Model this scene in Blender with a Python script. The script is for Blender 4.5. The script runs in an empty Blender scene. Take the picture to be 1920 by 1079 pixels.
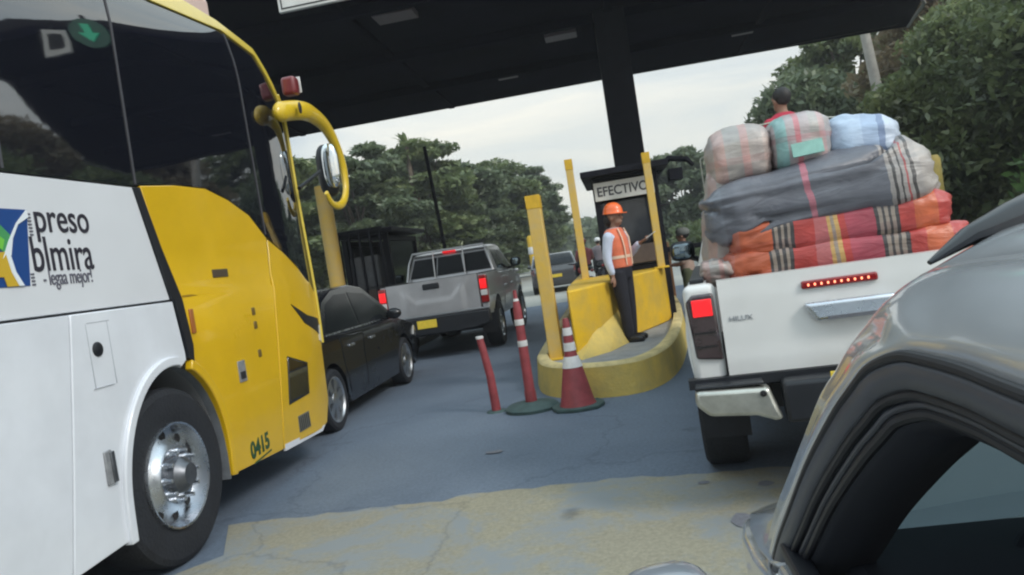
import bpy, bmesh, math, random
import numpy as np
from mathutils import Vector, Matrix, Euler, noise
R = math.radians
random.seed(5)
S = bpy.context.scene
C = S.collection

# ------------------------------------------------------------------ camera, world, sun, exposure
cam = bpy.data.cameras.new('camera'); camo = bpy.data.objects.new('camera', cam); C.objects.link(camo)
cam.lens = 1430 / 1920 * 36; cam.sensor_width = 36; cam.clip_start = 0.02; cam.clip_end = 3000
right = Vector((0.979456949, 0.131494777, -0.152882989))
up = Vector((0.146483069, 0.0570964165, 0.987564028))
fwd = Vector((-0.138588283, 0.989671220, -0.0366617234))
camo.matrix_world = Matrix(((right.x, up.x, -fwd.x, 0), (right.y, up.y, -fwd.y, 0), (right.z, up.z, -fwd.z, 1.42), (0, 0, 0, 1)))
S.camera = camo

W = bpy.data.worlds.new('World'); S.world = W; W.use_nodes = True
nt = W.node_tree; nt.nodes.clear()
out = nt.nodes.new('ShaderNodeOutputWorld')
sky = nt.nodes.new('ShaderNodeTexSky'); sky.sky_type = 'NISHITA'; sky.sun_disc = False
sky.sun_elevation = R(38); sky.sun_rotation = R(125); sky.air_density = 1.3; sky.dust_density = 3.0
b1 = nt.nodes.new('ShaderNodeBackground'); b1.inputs[1].default_value = 0.11
b2 = nt.nodes.new('ShaderNodeBackground'); b2.inputs[1].default_value = 1.0
tc = nt.nodes.new('ShaderNodeTexCoord'); mp = nt.nodes.new('ShaderNodeMapping'); mp.inputs['Scale'].default_value = (1.2, 1.2, 5.5)
nz = nt.nodes.new('ShaderNodeTexNoise'); nz.inputs['Scale'].default_value = 1.7; nz.inputs['Detail'].default_value = 7; nz.inputs['Roughness'].default_value = .55
nz.inputs['Distortion'].default_value = .6
cr = nt.nodes.new('ShaderNodeValToRGB'); cr.color_ramp.elements[0].position = .3; cr.color_ramp.elements[0].color = (.45, .52, .58, 1)
cr.color_ramp.elements[1].position = .68; cr.color_ramp.elements[1].color = (.86, .84, .76, 1)
e = cr.color_ramp.elements.new(.5); e.color = (.66, .70, .70, 1)
mx = nt.nodes.new('ShaderNodeMixShader'); mx.inputs[0].default_value = .80
L = nt.links
L.new(tc.outputs['Generated'], mp.inputs[0]); L.new(mp.outputs[0], nz.inputs[0]); L.new(nz.outputs[0], cr.inputs[0])
sp_ = nt.nodes.new('ShaderNodeSeparateXYZ'); mr = nt.nodes.new('ShaderNodeMapRange'); mr.inputs[1].default_value = .15; mr.inputs[2].default_value = .9; mr.inputs[3].default_value = 1.22; mr.inputs[4].default_value = 2.5
L.new(tc.outputs['Generated'], sp_.inputs[0]); L.new(sp_.outputs[2], mr.inputs[0]); L.new(mr.outputs[0], b2.inputs[1]); zr = nt.nodes.new('ShaderNodeValToRGB'); zr.color_ramp.elements[0].position = .2; zr.color_ramp.elements[0].color = (1, .99, .97, 1); zr.color_ramp.elements[1].position = .7; zr.color_ramp.elements[1].color = (.80, .93, 1, 1)
zm = nt.nodes.new('ShaderNodeMix'); zm.data_type = 'RGBA'; zm.blend_type = 'MULTIPLY'; zm.inputs[0].default_value = 1; L.new(sp_.outputs[2], zr.inputs[0]); L.new(cr.outputs[0], zm.inputs[6]); L.new(zr.outputs[0], zm.inputs[7]); L.new(zm.outputs[2], b2.inputs[0]); L.new(sky.outputs[0], b1.inputs[0])
L.new(b1.outputs[0], mx.inputs[1]); L.new(b2.outputs[0], mx.inputs[2]); L.new(mx.outputs[0], out.inputs[0])

sl = bpy.data.lights.new('sun', 'SUN'); sl.energy = 1.5; sl.angle = R(14); sl.color = (1, .96, .9)
so = bpy.data.objects.new('sun', sl); C.objects.link(so)
sd = Vector((math.sin(R(125)) * math.cos(R(38)), math.cos(R(125)) * math.cos(R(38)), math.sin(R(38))))
so.rotation_euler = sd.to_track_quat('Z', 'Y').to_euler(); so.location = (0, 0, 30)

S.view_settings.view_transform = 'Standard'; S.view_settings.look = 'None'
S.view_settings.exposure = 0.12; S.view_settings.gamma = 1.0
S.render.engine = 'CYCLES'; S.cycles.filter_width = 2.2
S.cycles.use_denoising = True; S.cycles.max_bounces = 8
S.cycles.sample_clamp_indirect = 6

# ------------------------------------------------------------------ materials
MATS = {}
def mat(name, col, rough=.5, metal=0., coat=0., ior=1.5, var=.0, vscale=3., bump=0., bscale=20., emit=None, estr=0., spec=.5, var2=None, alpha=1., trans=0., rvar=0., coord='Object', sheen=0):
    if name in MATS: return MATS[name]
    m = bpy.data.materials.new(name); m.use_nodes = True; n = m.node_tree.nodes; l = m.node_tree.links
    p = n['Principled BSDF']
    p.inputs['Base Color'].default_value = (*col, 1); p.inputs['Roughness'].default_value = rough
    p.inputs['Metallic'].default_value = metal; p.inputs['IOR'].default_value = ior
    p.inputs['Coat Weight'].default_value = coat; p.inputs['Coat Roughness'].default_value = .06
    p.inputs['Transmission Weight'].default_value = trans; p.inputs['Specular IOR Level'].default_value = spec
    p.inputs['Sheen Weight'].default_value = sheen
    if emit: p.inputs['Emission Color'].default_value = (*emit, 1); p.inputs['Emission Strength'].default_value = estr
    if var or bump or rvar:
        t = n.new('ShaderNodeTexCoord')
    if var or rvar:
        z = n.new('ShaderNodeTexNoise'); z.inputs['Scale'].default_value = vscale; z.inputs['Detail'].default_value = 8; z.inputs['Roughness'].default_value = .65
        l.new(t.outputs[coord], z.inputs[0])
    if var:
        r = n.new('ShaderNodeValToRGB'); r.color_ramp.elements[0].position = .32; r.color_ramp.elements[1].position = .68
        c2 = var2 or tuple(c * (1 - var) for c in col)
        r.color_ramp.elements[0].color = (*c2, 1); r.color_ramp.elements[1].color = (*(min(1, c * (1 + var * .4)) for c in col), 1)
        l.new(z.outputs[0], r.inputs[0]); l.new(r.outputs[0], p.inputs['Base Color'])
    if rvar:
        q = n.new('ShaderNodeMapRange'); q.inputs[1].default_value = .3; q.inputs[2].default_value = .7
        q.inputs[3].default_value = rough; q.inputs[4].default_value = min(1, rough + rvar)
        l.new(z.outputs[0], q.inputs[0]); l.new(q.outputs[0], p.inputs['Roughness'])
    if bump:
        z2 = n.new('ShaderNodeTexNoise'); z2.inputs['Scale'].default_value = bscale; z2.inputs['Detail'].default_value = 5
        l.new(t.outputs[coord], z2.inputs[0]); b = n.new('ShaderNodeBump'); b.inputs['Strength'].default_value = bump; b.inputs['Distance'].default_value = .02
        l.new(z2.outputs[0], b.inputs['Height']); l.new(b.outputs[0], p.inputs['Normal'])
    MATS[name] = m
    return m

def glass_mat():
    m = bpy.data.materials.new('tinted_clear_glass'); m.use_nodes = True; n = m.node_tree.nodes; l = m.node_tree.links; n.clear()
    o = n.new('ShaderNodeOutputMaterial'); t = n.new('ShaderNodeBsdfTransparent'); t.inputs[0].default_value = (.24, .32, .34, 1)
    g = n.new('ShaderNodeBsdfGlossy'); g.inputs['Roughness'].default_value = .04; f = n.new('ShaderNodeFresnel'); f.inputs[0].default_value = 1.5
    x = n.new('ShaderNodeMixShader'); l.new(f.outputs[0], x.inputs[0]); l.new(t.outputs[0], x.inputs[1]); l.new(g.outputs[0], x.inputs[2]); l.new(x.outputs[0], o.inputs[0])
    return m
GL = glass_mat()
BUSW = mat('bus_white_paint', (.70, .73, .79), .28, coat=.6, var=.10, vscale=2.3, rvar=.15)
BUSWU = mat('bus_white_shaded_paint', (.66, .68, .72), .35, coat=.4, var=.06, vscale=1.1, rvar=.15)  # same white, greyed in the colour for the upper panel's tilt shade
BUSY = mat('bus_yellow_paint', (.68, .42, .008), .26, coat=.6, var=.12, vscale=1.5, rvar=.12)
TRIMY = mat('bus_trim_yellow', (.66, .50, .06), .3, coat=.5, var=.1, vscale=4)
BUSG = mat('bus_tinted_glass', (.006, .007, .012), .03, ior=2.7, bump=.05, bscale=1.2)
BLACKP = mat('black_plastic', (.010, .012, .017), .45, var=.2, vscale=8)
GAP = mat('dark_seam', (.01, .01, .012), .8)
RUB = mat('tyre_rubber', (.012, .014, .020), .75, bump=.3, bscale=60, var=.3, vscale=6)
CHR = mat('chrome', (.62, .65, .70), .2, metal=1, rvar=.15, vscale=12)
ALU = mat('wheel_alloy', (.5, .52, .55), .28, metal=1, rvar=.15, vscale=10)
HUBM = mat('dark_hub_steel', (.16, .17, .19), .4, metal=.8, var=.3, vscale=20)
WELL = mat('wheel_well_grey', (.18, .20, .23), .7, var=.4, vscale=5)
WINK = mat('dark_ink', (.02, .018, .03), .5)
SILV = mat('silver_paint', (.44, .44, .46), .3, metal=.55, coat=.6, var=.12, vscale=3, rvar=.15)
WPAINT = mat('white_truck_paint', (.70, .70, .69), .3, coat=.6, var=.08, vscale=2, rvar=.15)
BPAINT = mat('black_car_paint', (.006, .007, .010), .2, coat=.5, spec=.3, rvar=.1, vscale=3)
CARG = mat('car_dark_glass', (.010, .012, .015), .10, ior=1.33, spec=.2)
REDON = mat('lit_tail_lamp', (.55, .01, .01), .25, emit=(.85, .012, .02), estr=.85, coat=.5)
REDL = mat('red_lens', (.25, .008, .01), .15, coat=.8)
SMOKE = mat('smoked_lens', (.05, .03, .035), .12, coat=.8, var=.5, vscale=14)
LEDS = mat('brake_led', (.9, .3, .2), .3, emit=(1, .28, .14), estr=2.2)
WLENS = mat('clear_lens', (.6, .6, .6), .15, coat=.8)
PLATE = mat('plate_yellow', (.75, .55, .05), .5, var=.15, vscale=20)
YEL = mat('island_yellow', (.66, .40, .008), .6, var=.35, vscale=2.2, var2=(.50, .34, .07), bump=.2, bscale=25)
YELW = mat('worn_kerb_yellow', (.58, .42, .10), .75, var=.45, vscale=3.5, var2=(.46, .36, .13), bump=.35, bscale=30)
RIM = mat('kerb_rim_cream', (.60, .49, .24), .75, var=.35, vscale=5, bump=.2, bscale=30)
POSTY = mat('post_yellow', (.60, .38, .05), .55, var=.3, vscale=5, var2=(.55, .40, .16), bump=.15, bscale=20)
CONC = mat('concrete', (.27, .28, .29), .85, var=.3, vscale=4, bump=.4, bscale=30)
DARK = mat('dark_steel', (.010, .0105, .017), .6, var=.3, vscale=4, spec=.15)
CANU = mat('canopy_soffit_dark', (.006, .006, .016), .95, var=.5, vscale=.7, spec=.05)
SIGNW = mat('sign_white', (.62, .62, .60), .5, var=.12, vscale=6)
RED = mat('delineator_red', (.29, .05, .06), .55, var=.3, vscale=9)
WHT = mat('reflective_white', (.72, .72, .72), .5, var=.15, vscale=15)
BASEG = mat('rubber_base_green', (.05, .09, .09), .7, var=.3, vscale=9)
BARK = mat('bark', (.13, .10, .075), .9, var=.4, vscale=6, bump=.6, bscale=12)
POLEC = mat('pole_concrete', (.36, .34, .31), .8, var=.25, vscale=3)

# ------------------------------------------------------------------ helpers
def setp(o, label=None, cat=None, group=None, kind=None):
    if label: o['label'] = label
    if cat: o['category'] = cat
    if group: o['group'] = group
    if kind: o['kind'] = kind
    return o
def thing(name, label, cat, loc=(0, 0, 0), rz=0, group=None):
    o = bpy.data.objects.new(name, None); C.objects.link(o); o.location = loc; o.rotation_euler = (0, 0, rz); o.empty_display_size = .1
    return setp(o, label, cat, group)
def mk(name, verts, faces, m, parent=None, smooth=False, bev=0, ang=35, seg=2):
    me = bpy.data.meshes.new(name); me.from_pydata([tuple(v) for v in verts], [], faces); me.update()
    return fin(name, me, m, parent, smooth, bev, ang, seg)
def fin(name, me, m, parent=None, smooth=False, bev=0, ang=35, seg=2):
    o = bpy.data.objects.new(name, me); C.objects.link(o)
    for mm in (m if isinstance(m, (list, tuple)) else [m]): me.materials.append(mm)
    if parent: o.parent = parent
    if smooth:
        me.polygons.foreach_set('use_smooth', [True] * len(me.polygons))
        me.set_sharp_from_angle(angle=R(ang))
    if bev:
        b = o.modifiers.new('bevel', 'BEVEL'); b.width = bev; b.segments = seg; b.limit_method = 'ANGLE'; b.angle_limit = R(40); b.harden_normals = False
        me.polygons.foreach_set('use_smooth', [True] * len(me.polygons)); me.set_sharp_from_angle(angle=R(ang))
    return o
class MB:
    def __init__(s): s.v = []; s.f = []; s.mi = []
    def add(s, v, f, mi=0):
        k = len(s.v); s.v += [tuple(a) for a in v]; s.f += [tuple(i + k for i in q) for q in f]; s.mi += [mi] * len(f); return s
    def box(s, x0, x1, y0, y1, z0, z1, mi=0, rot=None, c=None):
        v = [(x, y, z) for x in (x0, x1) for y in (y0, y1) for z in (z0, z1)]
        if rot is not None:
            c = Vector(c or ((x0 + x1) / 2, (y0 + y1) / 2, (z0 + z1) / 2)); mm = Euler(rot).to_matrix(); v = [mm @ (Vector(a) - c) + c for a in v]
        return s.add(v, [(0, 1, 3, 2), (4, 6, 7, 5), (0, 4, 5, 1), (2, 3, 7, 6), (0, 2, 6, 4), (1, 5, 7, 3)], mi)
    def tube(s, path, rad, n=10, mi=0, cap=True, sq=1.0, upv=(0, 0, 1)):
        P = [Vector(p) for p in path]; k = len(P); rr = rad if isinstance(rad, (list, tuple)) else [rad] * k
        vs = []; nprev = None
        for i in range(k):
            t = (P[min(i + 1, k - 1)] - P[max(i - 1, 0)]).normalized()
            if nprev is None:
                a = Vector(upv)
                if abs(t.dot(a)) > .95: a = Vector((1, 0, 0))
                nn = (a - t * a.dot(t)).normalized()
            else: nn = (nprev - t * nprev.dot(t)).normalized()
            nprev = nn; bb = t.cross(nn)
            for j in range(n):
                th = 2 * math.pi * j / n; vs.append(P[i] + (nn * math.cos(th) + bb * math.sin(th) * sq) * rr[i])
        fs = [(i * n + j, i * n + (j + 1) % n, (i + 1) * n + (j + 1) % n, (i + 1) * n + j) for i in range(k - 1) for j in range(n)]
        if cap: fs += [tuple(range(n - 1, -1, -1)), tuple((k - 1) * n + j for j in range(n))]
        return s.add(vs, fs, mi)
    def prism(s, poly, axis, a, b, mi=0):
        def P(u, v, w): return {'x': (w, u, v), 'y': (u, w, v), 'z': (u, v, w)}[axis]
        n = len(poly); v = [P(u, w, a) for u, w in poly] + [P(u, w, b) for u, w in poly]
        return s.add(v, [tuple(range(n - 1, -1, -1)), tuple(range(n, 2 * n))] + [(i, (i + 1) % n, n + (i + 1) % n, n + i) for i in range(n)], mi)
    def lathe(s, prof, c, axis='z', n=24, mi=0):   # prof: (radius, along)
        vs = []
        for r_, h in prof:
            for j in range(n):
                th = 2 * math.pi * j / n; a, b = r_ * math.cos(th), r_ * math.sin(th)
                d = {'z': (a, b, h), 'x': (h, a, b), 'y': (a, h, b)}[axis]; vs.append((c[0] + d[0], c[1] + d[1], c[2] + d[2]))
        k = len(prof)
        return s.add(vs, [(i * n + j, i * n + (j + 1) % n, (i + 1) * n + (j + 1) % n, (i + 1) * n + j) for i in range(k - 1) for j in range(n)], mi)
    def ell(s, c, r, n=14, m_=9, mi=0, e1=1., e2=1., rot=None):
        def sp(a, e): return math.copysign(abs(a) ** e, a)
        vs = []
        for i in range(m_ + 1):
            ph = -math.pi / 2 + math.pi * i / m_
            for j in range(n):
                th = 2 * math.pi * j / n
                v = Vector((r[0] * sp(math.cos(ph), e1) * sp(math.cos(th), e2), r[1] * sp(math.cos(ph), e1) * sp(math.sin(th), e2), r[2] * sp(math.sin(ph), e1)))
                if rot: v = Euler(rot).to_matrix() @ v
                vs.append(v + Vector(c))
        return s.add(vs, [(i * n + j, i * n + (j + 1) % n, (i + 1) * n + (j + 1) % n, (i + 1) * n + j) for i in range(m_) for j in range(n)], mi)
    def o(s, name, m, parent=None, smooth=False, bev=0, ang=35, seg=2, fix=True):
        me = bpy.data.meshes.new(name); me.from_pydata(s.v, [], s.f); me.update()
        if len(set(s.mi)) > 1: me.polygons.foreach_set('material_index', s.mi)
        if fix:
            bm = bmesh.new(); bm.from_mesh(me); bmesh.ops.remove_doubles(bm, verts=bm.verts, dist=1e-5); bmesh.ops.recalc_face_normals(bm, faces=bm.faces); bm.to_mesh(me); bm.free()
        return fin(name, me, m, parent, smooth, bev, ang, seg)
def sheet(poly, wfn, thick, side, cuts_z=(), cuts_y=(), full=False):
    """polygon in (y,z) turned into a shaped slab (or a full-width hull) whose outer face is at x = side*w(y,z)"""
    bm = bmesh.new(); vs = [bm.verts.new((0, y, z)) for y, z in poly]; bm.faces.new(vs)
    for z in cuts_z:
        bmesh.ops.bisect_plane(bm, geom=bm.verts[:] + bm.edges[:] + bm.faces[:], plane_co=(0, 0, z), plane_no=(0, 0, 1), dist=1e-5)
    for y in cuts_y:
        bmesh.ops.bisect_plane(bm, geom=bm.verts[:] + bm.edges[:] + bm.faces[:], plane_co=(0, y, 0), plane_no=(0, 1, 0), dist=1e-5)
    bm.verts.index_update(); bm.edges.index_update()
    V = [(v.co.y, v.co.z) for v in bm.verts]; F = [[v.index for v in f.verts] for f in bm.faces]
    B = [(e.verts[0].index, e.verts[1].index) for e in bm.edges if len(e.link_faces) == 1]; bm.free()
    n = len(V)
    A = [(side * wfn(y, z), y, z) for y, z in V]
    Bv = [((-side * wfn(y, z)) if full else side * (wfn(y, z) - thick), y, z) for y, z in V]
    return A + Bv, [tuple(f) for f in F] + [tuple(i + n for i in reversed(f)) for f in F] + [(a, b, b + n, a + n) for a, b in B]
def slab(name, poly, wfn, thick, side, m, parent, cz=(), cy=(), bev=0, full=False, ang=35):
    b = MB(); v, f = sheet(poly, wfn, thick, side, cz, cy, full); b.add(v, f)
    return b.o(name, m, parent, True, bev, ang)
def arch(yc, zc, r, a0=0, a1=180, n=16):
    return [(yc + r * math.cos(R(a0 + (a1 - a0) * i / n)), zc + r * math.sin(R(a0 + (a1 - a0) * i / n))) for i in range(n + 1)]
def text(name, s, size, m, parent, origin, xdir, updir, ext=.003, sx=1., bold=0., shear=0., spacing=1.):
    cu = bpy.data.curves.new(name, 'FONT'); cu.body = s; cu.size = size; cu.extrude = ext; cu.offset = bold; cu.shear = shear; cu.space_character = spacing
    t = bpy.data.objects.new(name, cu); C.objects.link(t)
    me = bpy.data.meshes.new_from_object(t.evaluated_get(bpy.context.evaluated_depsgraph_get())); bpy.data.objects.remove(t); bpy.data.curves.remove(cu)
    X = Vector(xdir).normalized(); U = Vector(updir).normalized(); N = X.cross(U)
    for v in me.vertices: v.co = Vector(origin) + X * (v.co.x * sx) + U * v.co.y + N * v.co.z
    return fin(name, me, m, parent)
def bez(pts, n=8):
    P = [Vector(p) for p in pts]; o = []
    for i in range(len(P) - 1):
        a = P[max(i - 1, 0)]; b = P[i]; c = P[i + 1]; d = P[min(i + 2, len(P) - 1)]
        for k in range(n):
            t = k / n; o.append(.5 * ((2 * b) + (c - a) * t + (2 * a - 5 * b + 4 * c - d) * t * t + (3 * b - a - 3 * c + d) * t ** 3))
    o.append(P[-1]); return o
def copy_tree(o, parent=None):
    c = o.copy(); C.objects.link(c)
    if parent: c.parent = parent
    for ch in list(o.children): copy_tree(ch, c)
    return c

# ------------------------------------------------------------------ ground and roads
def ground_mat(name, base, dark, wear=None, rough=.8, crack=True, patchc=None):
    m = bpy.data.materials.new(name); m.use_nodes = True; n = m.node_tree.nodes; l = m.node_tree.links; p = n['Principled BSDF']
    t = n.new('ShaderNodeTexCoord')
    def noi(s, d=6, r=.6, dist=0):
        z = n.new('ShaderNodeTexNoise'); z.inputs['Scale'].default_value = s; z.inputs['Detail'].default_value = d; z.inputs['Roughness'].default_value = r; z.inputs['Distortion'].default_value = dist
        l.new(t.outputs['Object'], z.inputs[0]); return z
    def ramp(src, a, b, c0, c1):
        r = n.new('ShaderNodeValToRGB'); r.color_ramp.elements[0].position = a; r.color_ramp.elements[1].position = b; r.color_ramp.elements[0].color = (*c0, 1); r.color_ramp.elements[1].color = (*c1, 1); l.new(src, r.inputs[0]); return r
    def mix(f, a, b, typ='MIX'):
        x = n.new('ShaderNodeMix'); x.data_type = 'RGBA'; x.blend_type = typ
        if isinstance(f, float): x.inputs[0].default_value = f
        else: l.new(f, x.inputs[0])
        l.new(a, x.inputs[6]); l.new(b, x.inputs[7]); return x.outputs[2]
    col = ramp(noi(.45, 8, .65, .5).outputs[0], .3, .7, dark, base).outputs[0]
    fine = ramp(noi(38, 6, .85).outputs[0], .28, .72, (.62, .62, .62), (1.25, 1.25, 1.25)).outputs[0]
    col = mix(1., col, fine, 'MULTIPLY')
    if wear:
        w = noi(1.6, 12, .72, .3); wr = ramp(w.outputs[0], .46, .58, (0, 0, 0), (1, 1, 1))
        wc = n.new('ShaderNodeRGB'); wc.outputs[0].default_value = (*wear, 1)
        col = mix(wr.outputs[0], col, wc.outputs[0])
    # oil and tar spots
    sp = n.new('ShaderNodeTexVoronoi'); sp.inputs['Scale'].default_value = 1.3; sp.feature = 'F1'
    nn = noi(3, 4); vm = n.new('ShaderNodeVectorMath'); vm.operation = 'MULTIPLY_ADD'; vm.inputs[1].default_value = (.35, .35, .35)
    l.new(nn.outputs['Color'], vm.inputs[0]); l.new(t.outputs['Object'], vm.inputs[2]); l.new(vm.outputs[0], sp.inputs[0])
    sr = ramp(sp.outputs['Distance'], .03, .12, (.5, .52, .58), (1, 1, 1)); col = mix(.8, col, sr.outputs[0], 'MULTIPLY')
    if crack:
        v = n.new('ShaderNodeTexVoronoi'); v.feature = 'DISTANCE_TO_EDGE'; v.inputs['Scale'].default_value = .33
        vm2 = n.new('ShaderNodeVectorMath'); vm2.operation = 'MULTIPLY_ADD'; vm2.inputs[1].default_value = (.8, .8, .8)
        l.new(noi(1.4, 6).outputs['Color'], vm2.inputs[0]); l.new(t.outputs['Object'], vm2.inputs[2]); l.new(vm2.outputs[0], v.inputs[0])
        c = ramp(v.outputs['Distance'], .0, .006, (.76, .76, .79), (1, 1, 1)); col = mix(1., col, c.outputs[0], 'MULTIPLY')
    l.new(col, p.inputs['Base Color']); p.inputs['Roughness'].default_value = rough
    b = n.new('ShaderNodeBump'); b.inputs['Strength'].default_value = .35; b.inputs['Distance'].default_value = .006; l.new(noi(60, 4, .7).outputs[0], b.inputs['Height']); l.new(b.outputs[0], p.inputs['Normal'])
    return m
def sheetz(name, poly, z, m):
    o = mk(name, [(x, y, z) for x, y in poly], [tuple(range(len(poly)))], m); o['kind'] = 'structure'; return o
GRS = ground_mat('verge_soil', (.12, .14, .06), (.10, .09, .06), crack=False)
ASP = ground_mat('road_asphalt', (.15, .19, .25), (.095, .125, .175))
FARR = ground_mat('road_concrete_pale', (.42, .41, .36), (.30, .30, .29), crack=False)
YPA = ground_mat('faded_yellow_paint', (.31, .285, .205), (.25, .235, .19), wear=(.22, .24, .25))
sheetz('ground', [(-170, -60), (170, -60), (170, 240), (-170, 240)], -.008, GRS)
sheetz('road', [(-13, -40), (7.6, -40), (7.6, 21.5), (-13, 21.5)], 0, ASP)
sheetz('road_beyond', [(-9, 21.5), (7.6, 21.5), (4.5, 60), (2, 235), (-8, 235), (-8.6, 60)], .0, FARR)
rj = random.Random(3); ep = []
for k in range(66):
    x_ = -2.7 + k * .095; ep.append((x_, 4.56 + (.06 if -1.2 < x_ < 0 else 0) - max(0, x_ + .3) * .07 + rj.uniform(-.025, .025)))
ep += [(3.5, -8)] + [(-2.75 + .35 * math.sin(k * 1.3) * rj.uniform(.3, 1), -8 + k * .4) for k in range(31)]
sheetz('road_marking', ep, .004, YPA)
PAT = ground_mat('road_patch_grey', (.20, .20, .23), (.13, .14, .17), crack=False)
for px_, py_, w_, d_ in ((.42, 3.72, .06, .10), (.62, 4.22, .05, .05), (.30, 4.35, .04, .03), (-.85, 3.2, .05, .03), (-1.1, 5.6, .07, .04), (-.3, 2.9, .05, .03), (.05, 3.3, .03, .04)):
    sheetz('road_patch', [(px_ + w_ * math.cos(a) * rj.uniform(.7, 1.15), py_ + d_ * math.sin(a) * rj.uniform(.7, 1.15)) for a in [k * math.pi / 5 for k in range(10)]], .008, PAT)
LINE = mat('lane_line_white', (.5, .5, .48), .7, var=.4, vscale=6)
sheetz('road_line', [(-1.25, 12.5), (-1.13, 12.5), (-1.13, 21.3), (-1.25, 21.3)], .005, LINE)

# ------------------------------------------------------------------ toll canopy
cn = thing('toll_canopy', 'wide dark flat toll plaza roof carried on a square column over the lanes', 'canopy', (.5, 13.9, 0))
def rel(p): return [(x - .5, y - 13.9) for x, y in p]
plan = [(-26, 19.2), (0, 19.45), (7.7, 19.8), (7.1, 17.3), (5.0, 13.2), (2.9, 9.6), (-26, 9.6)]
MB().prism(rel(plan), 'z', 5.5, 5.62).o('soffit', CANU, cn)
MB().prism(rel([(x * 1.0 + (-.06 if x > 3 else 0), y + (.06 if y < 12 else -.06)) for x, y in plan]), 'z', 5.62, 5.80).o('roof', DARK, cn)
b = MB()
for y in (11.2, 13.9, 16.6): b.box(-26.5, 3.0 + (y - 11) * .45, y - 13.98, y - 13.82, 5.34, 5.5)
for x in (-12, -8, -4, 0, 3.1): b.box(x - .07, x + .07, -4.2, 5.3, 5.42, 5.499)
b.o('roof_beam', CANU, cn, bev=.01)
MB().box(-.27, .27, -.25, .25, .25, 5.499).o('column', DARK, cn, bev=.015)
LPAN = mat('ceiling_lamp_panel', (.16, .13, .14), .6)
for (x, y, w, d) in ((-3.3, 11.72, .32, .22), (-2.25, 17.0, .22, .1), (2.85, 17.0, .22, .1), (-.9, 14.6, .3, .2)):
    MB().box(x - w, x + w, y - 13.9 - d, y - 13.9 + d, 5.40, 5.498).o('ceiling_light', LPAN, cn, bev=.01)
RPAN = mat('faded_red_strip', (.09, .03, .035), .7, var=.5, vscale=1)
MB().box(-26.4, 6.8, 5.36, 5.44, 5.47, 5.5).o('edge_strip', DARK, cn)
gutter = MB().tube([(7.22, 5.9, 5.5), (6.75, 3.7, 5.47), (6.4, 3.0, 5.47)], .035, 8).o('gutter_pipe', mat('gutter_grey', (.4, .4, .4), .5), cn, True)
# hanging signs on the near edge
sg = thing('hanging_sign_board', 'white board with a thin dark border hung under the near roof edge', 'sign', (-3.1, 9.4, 4.95))
MB().box(-.62, .62, -.03, .03, 0, .5).o('board', SIGNW, sg, bev=.01)
b = MB(); b.box(-.58, .58, -.036, -.0302, .035, .05); b.box(-.58, .58, -.036, -.0302, .45, .465); b.box(-.58, -.565, -.036, -.0302, .05, .45); b.box(.565, .58, -.036, -.0302, .05, .45); b.o('border_line', GAP, sg)
MB().box(-.5, -.46, -.02, .02, .5, .9).o('hanger', DARK, sg); MB().box(.46, .5, -.02, .02, .5, .9).o('hanger', DARK, sg)
ls = thing('lane_signal', 'round green arrow lane signal hung from the near roof edge', 'signal', (.95, 9.4, 5.38))
MB().lathe([(.001, .04), (.30, .04), (.32, 0), (.32, -.04), (.001, -.04)], (0, 0, 0), 'y', 28).o('housing', mat('signal_green', (.02, .12, .08), .4), ls, True)
GREENL = mat('green_arrow_light', (.05, .6, .35), .4, emit=(.05, .8, .42), estr=.2)
MB().prism([(0, -.2), (.17, 0), (.07, 0), (.07, .2), (-.07, .2), (-.07, 0), (-.17, 0)], 'y', -.055, -.0402).o('arrow', GREENL, ls)
MB().box(-.03, .03, -.02, .02, .32, .4).o('hanger', DARK, ls)
l2 = thing('lane_sign', 'small square grey sign hung beside the green arrow signal', 'sign', (1.55, 9.4, 5.25))
MB().box(-.2, .2, -.02, .02, -.2, .2).o('board', SIGNW, l2, bev=.01)
b = MB(); b.box(-.11, .11, -.026, -.0202, -.11, .11); b.o('symbol', GAP, l2); MB().box(-.02, .02, -.015, .015, .2, .4).o('hanger', DARK, l2)

# ------------------------------------------------------------------ toll island
isl = thing('toll_island', 'raised yellow kerbed traffic island with a rounded nose and a yellow crash wall', 'traffic island', (0, 9, 0))
outl = bez([(-1.12, 20, 0), (-1.1, 14, 0), (-1.07, 9.2, 0), (-1.02, 8.2, 0), (-.86, 7.6, 0), (-.52, 7.25, 0), (-.1, 7.13, 0), (.2, 7.32, 0), (.45, 7.95, 0), (.66, 9.2, 0), (.86, 11.2, 0), (1.0, 14, 0), (1.05, 20, 0)], 6)
outl = [(p.x, p.y - 9) for p in outl]
def inset(pl, d):
    r_ = []
    for i, p in enumerate(pl):
        a = Vector(pl[max(i - 1, 0)]); c = Vector(pl[min(i + 1, len(pl) - 1)]); t = (c - a).normalized(); nrm = Vector((-t.y, t.x))
        r_.append((p[0] + nrm.x * d, p[1] + nrm.y * d))
    return r_
def strip(a, za, b_, zb):
    n = len(a); return [(x, y, za) for x, y in a] + [(x, y, zb) for x, y in b_], [(i, i + 1, n + i + 1, n + i) for i in range(n - 1)]
i0 = inset(outl, .03); i1 = inset(outl, .05); i2 = inset(outl, .15); i3 = inset(outl, .17)
b = MB(); b.add(*strip(outl, 0, i0, .29)); b.o('kerb', YELW, isl, True)
b = MB(); b.add(*strip(i0, .29, i1, .318)); b.add(*strip(i1, .318, i2, .318)); b.add(*strip(i2, .318, i3, .24)); b.o('kerb_rim', RIM, isl, True, ang=60)
MB().prism(i3, 'z', .05, .25).o('paving', CONC, isl)
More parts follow.
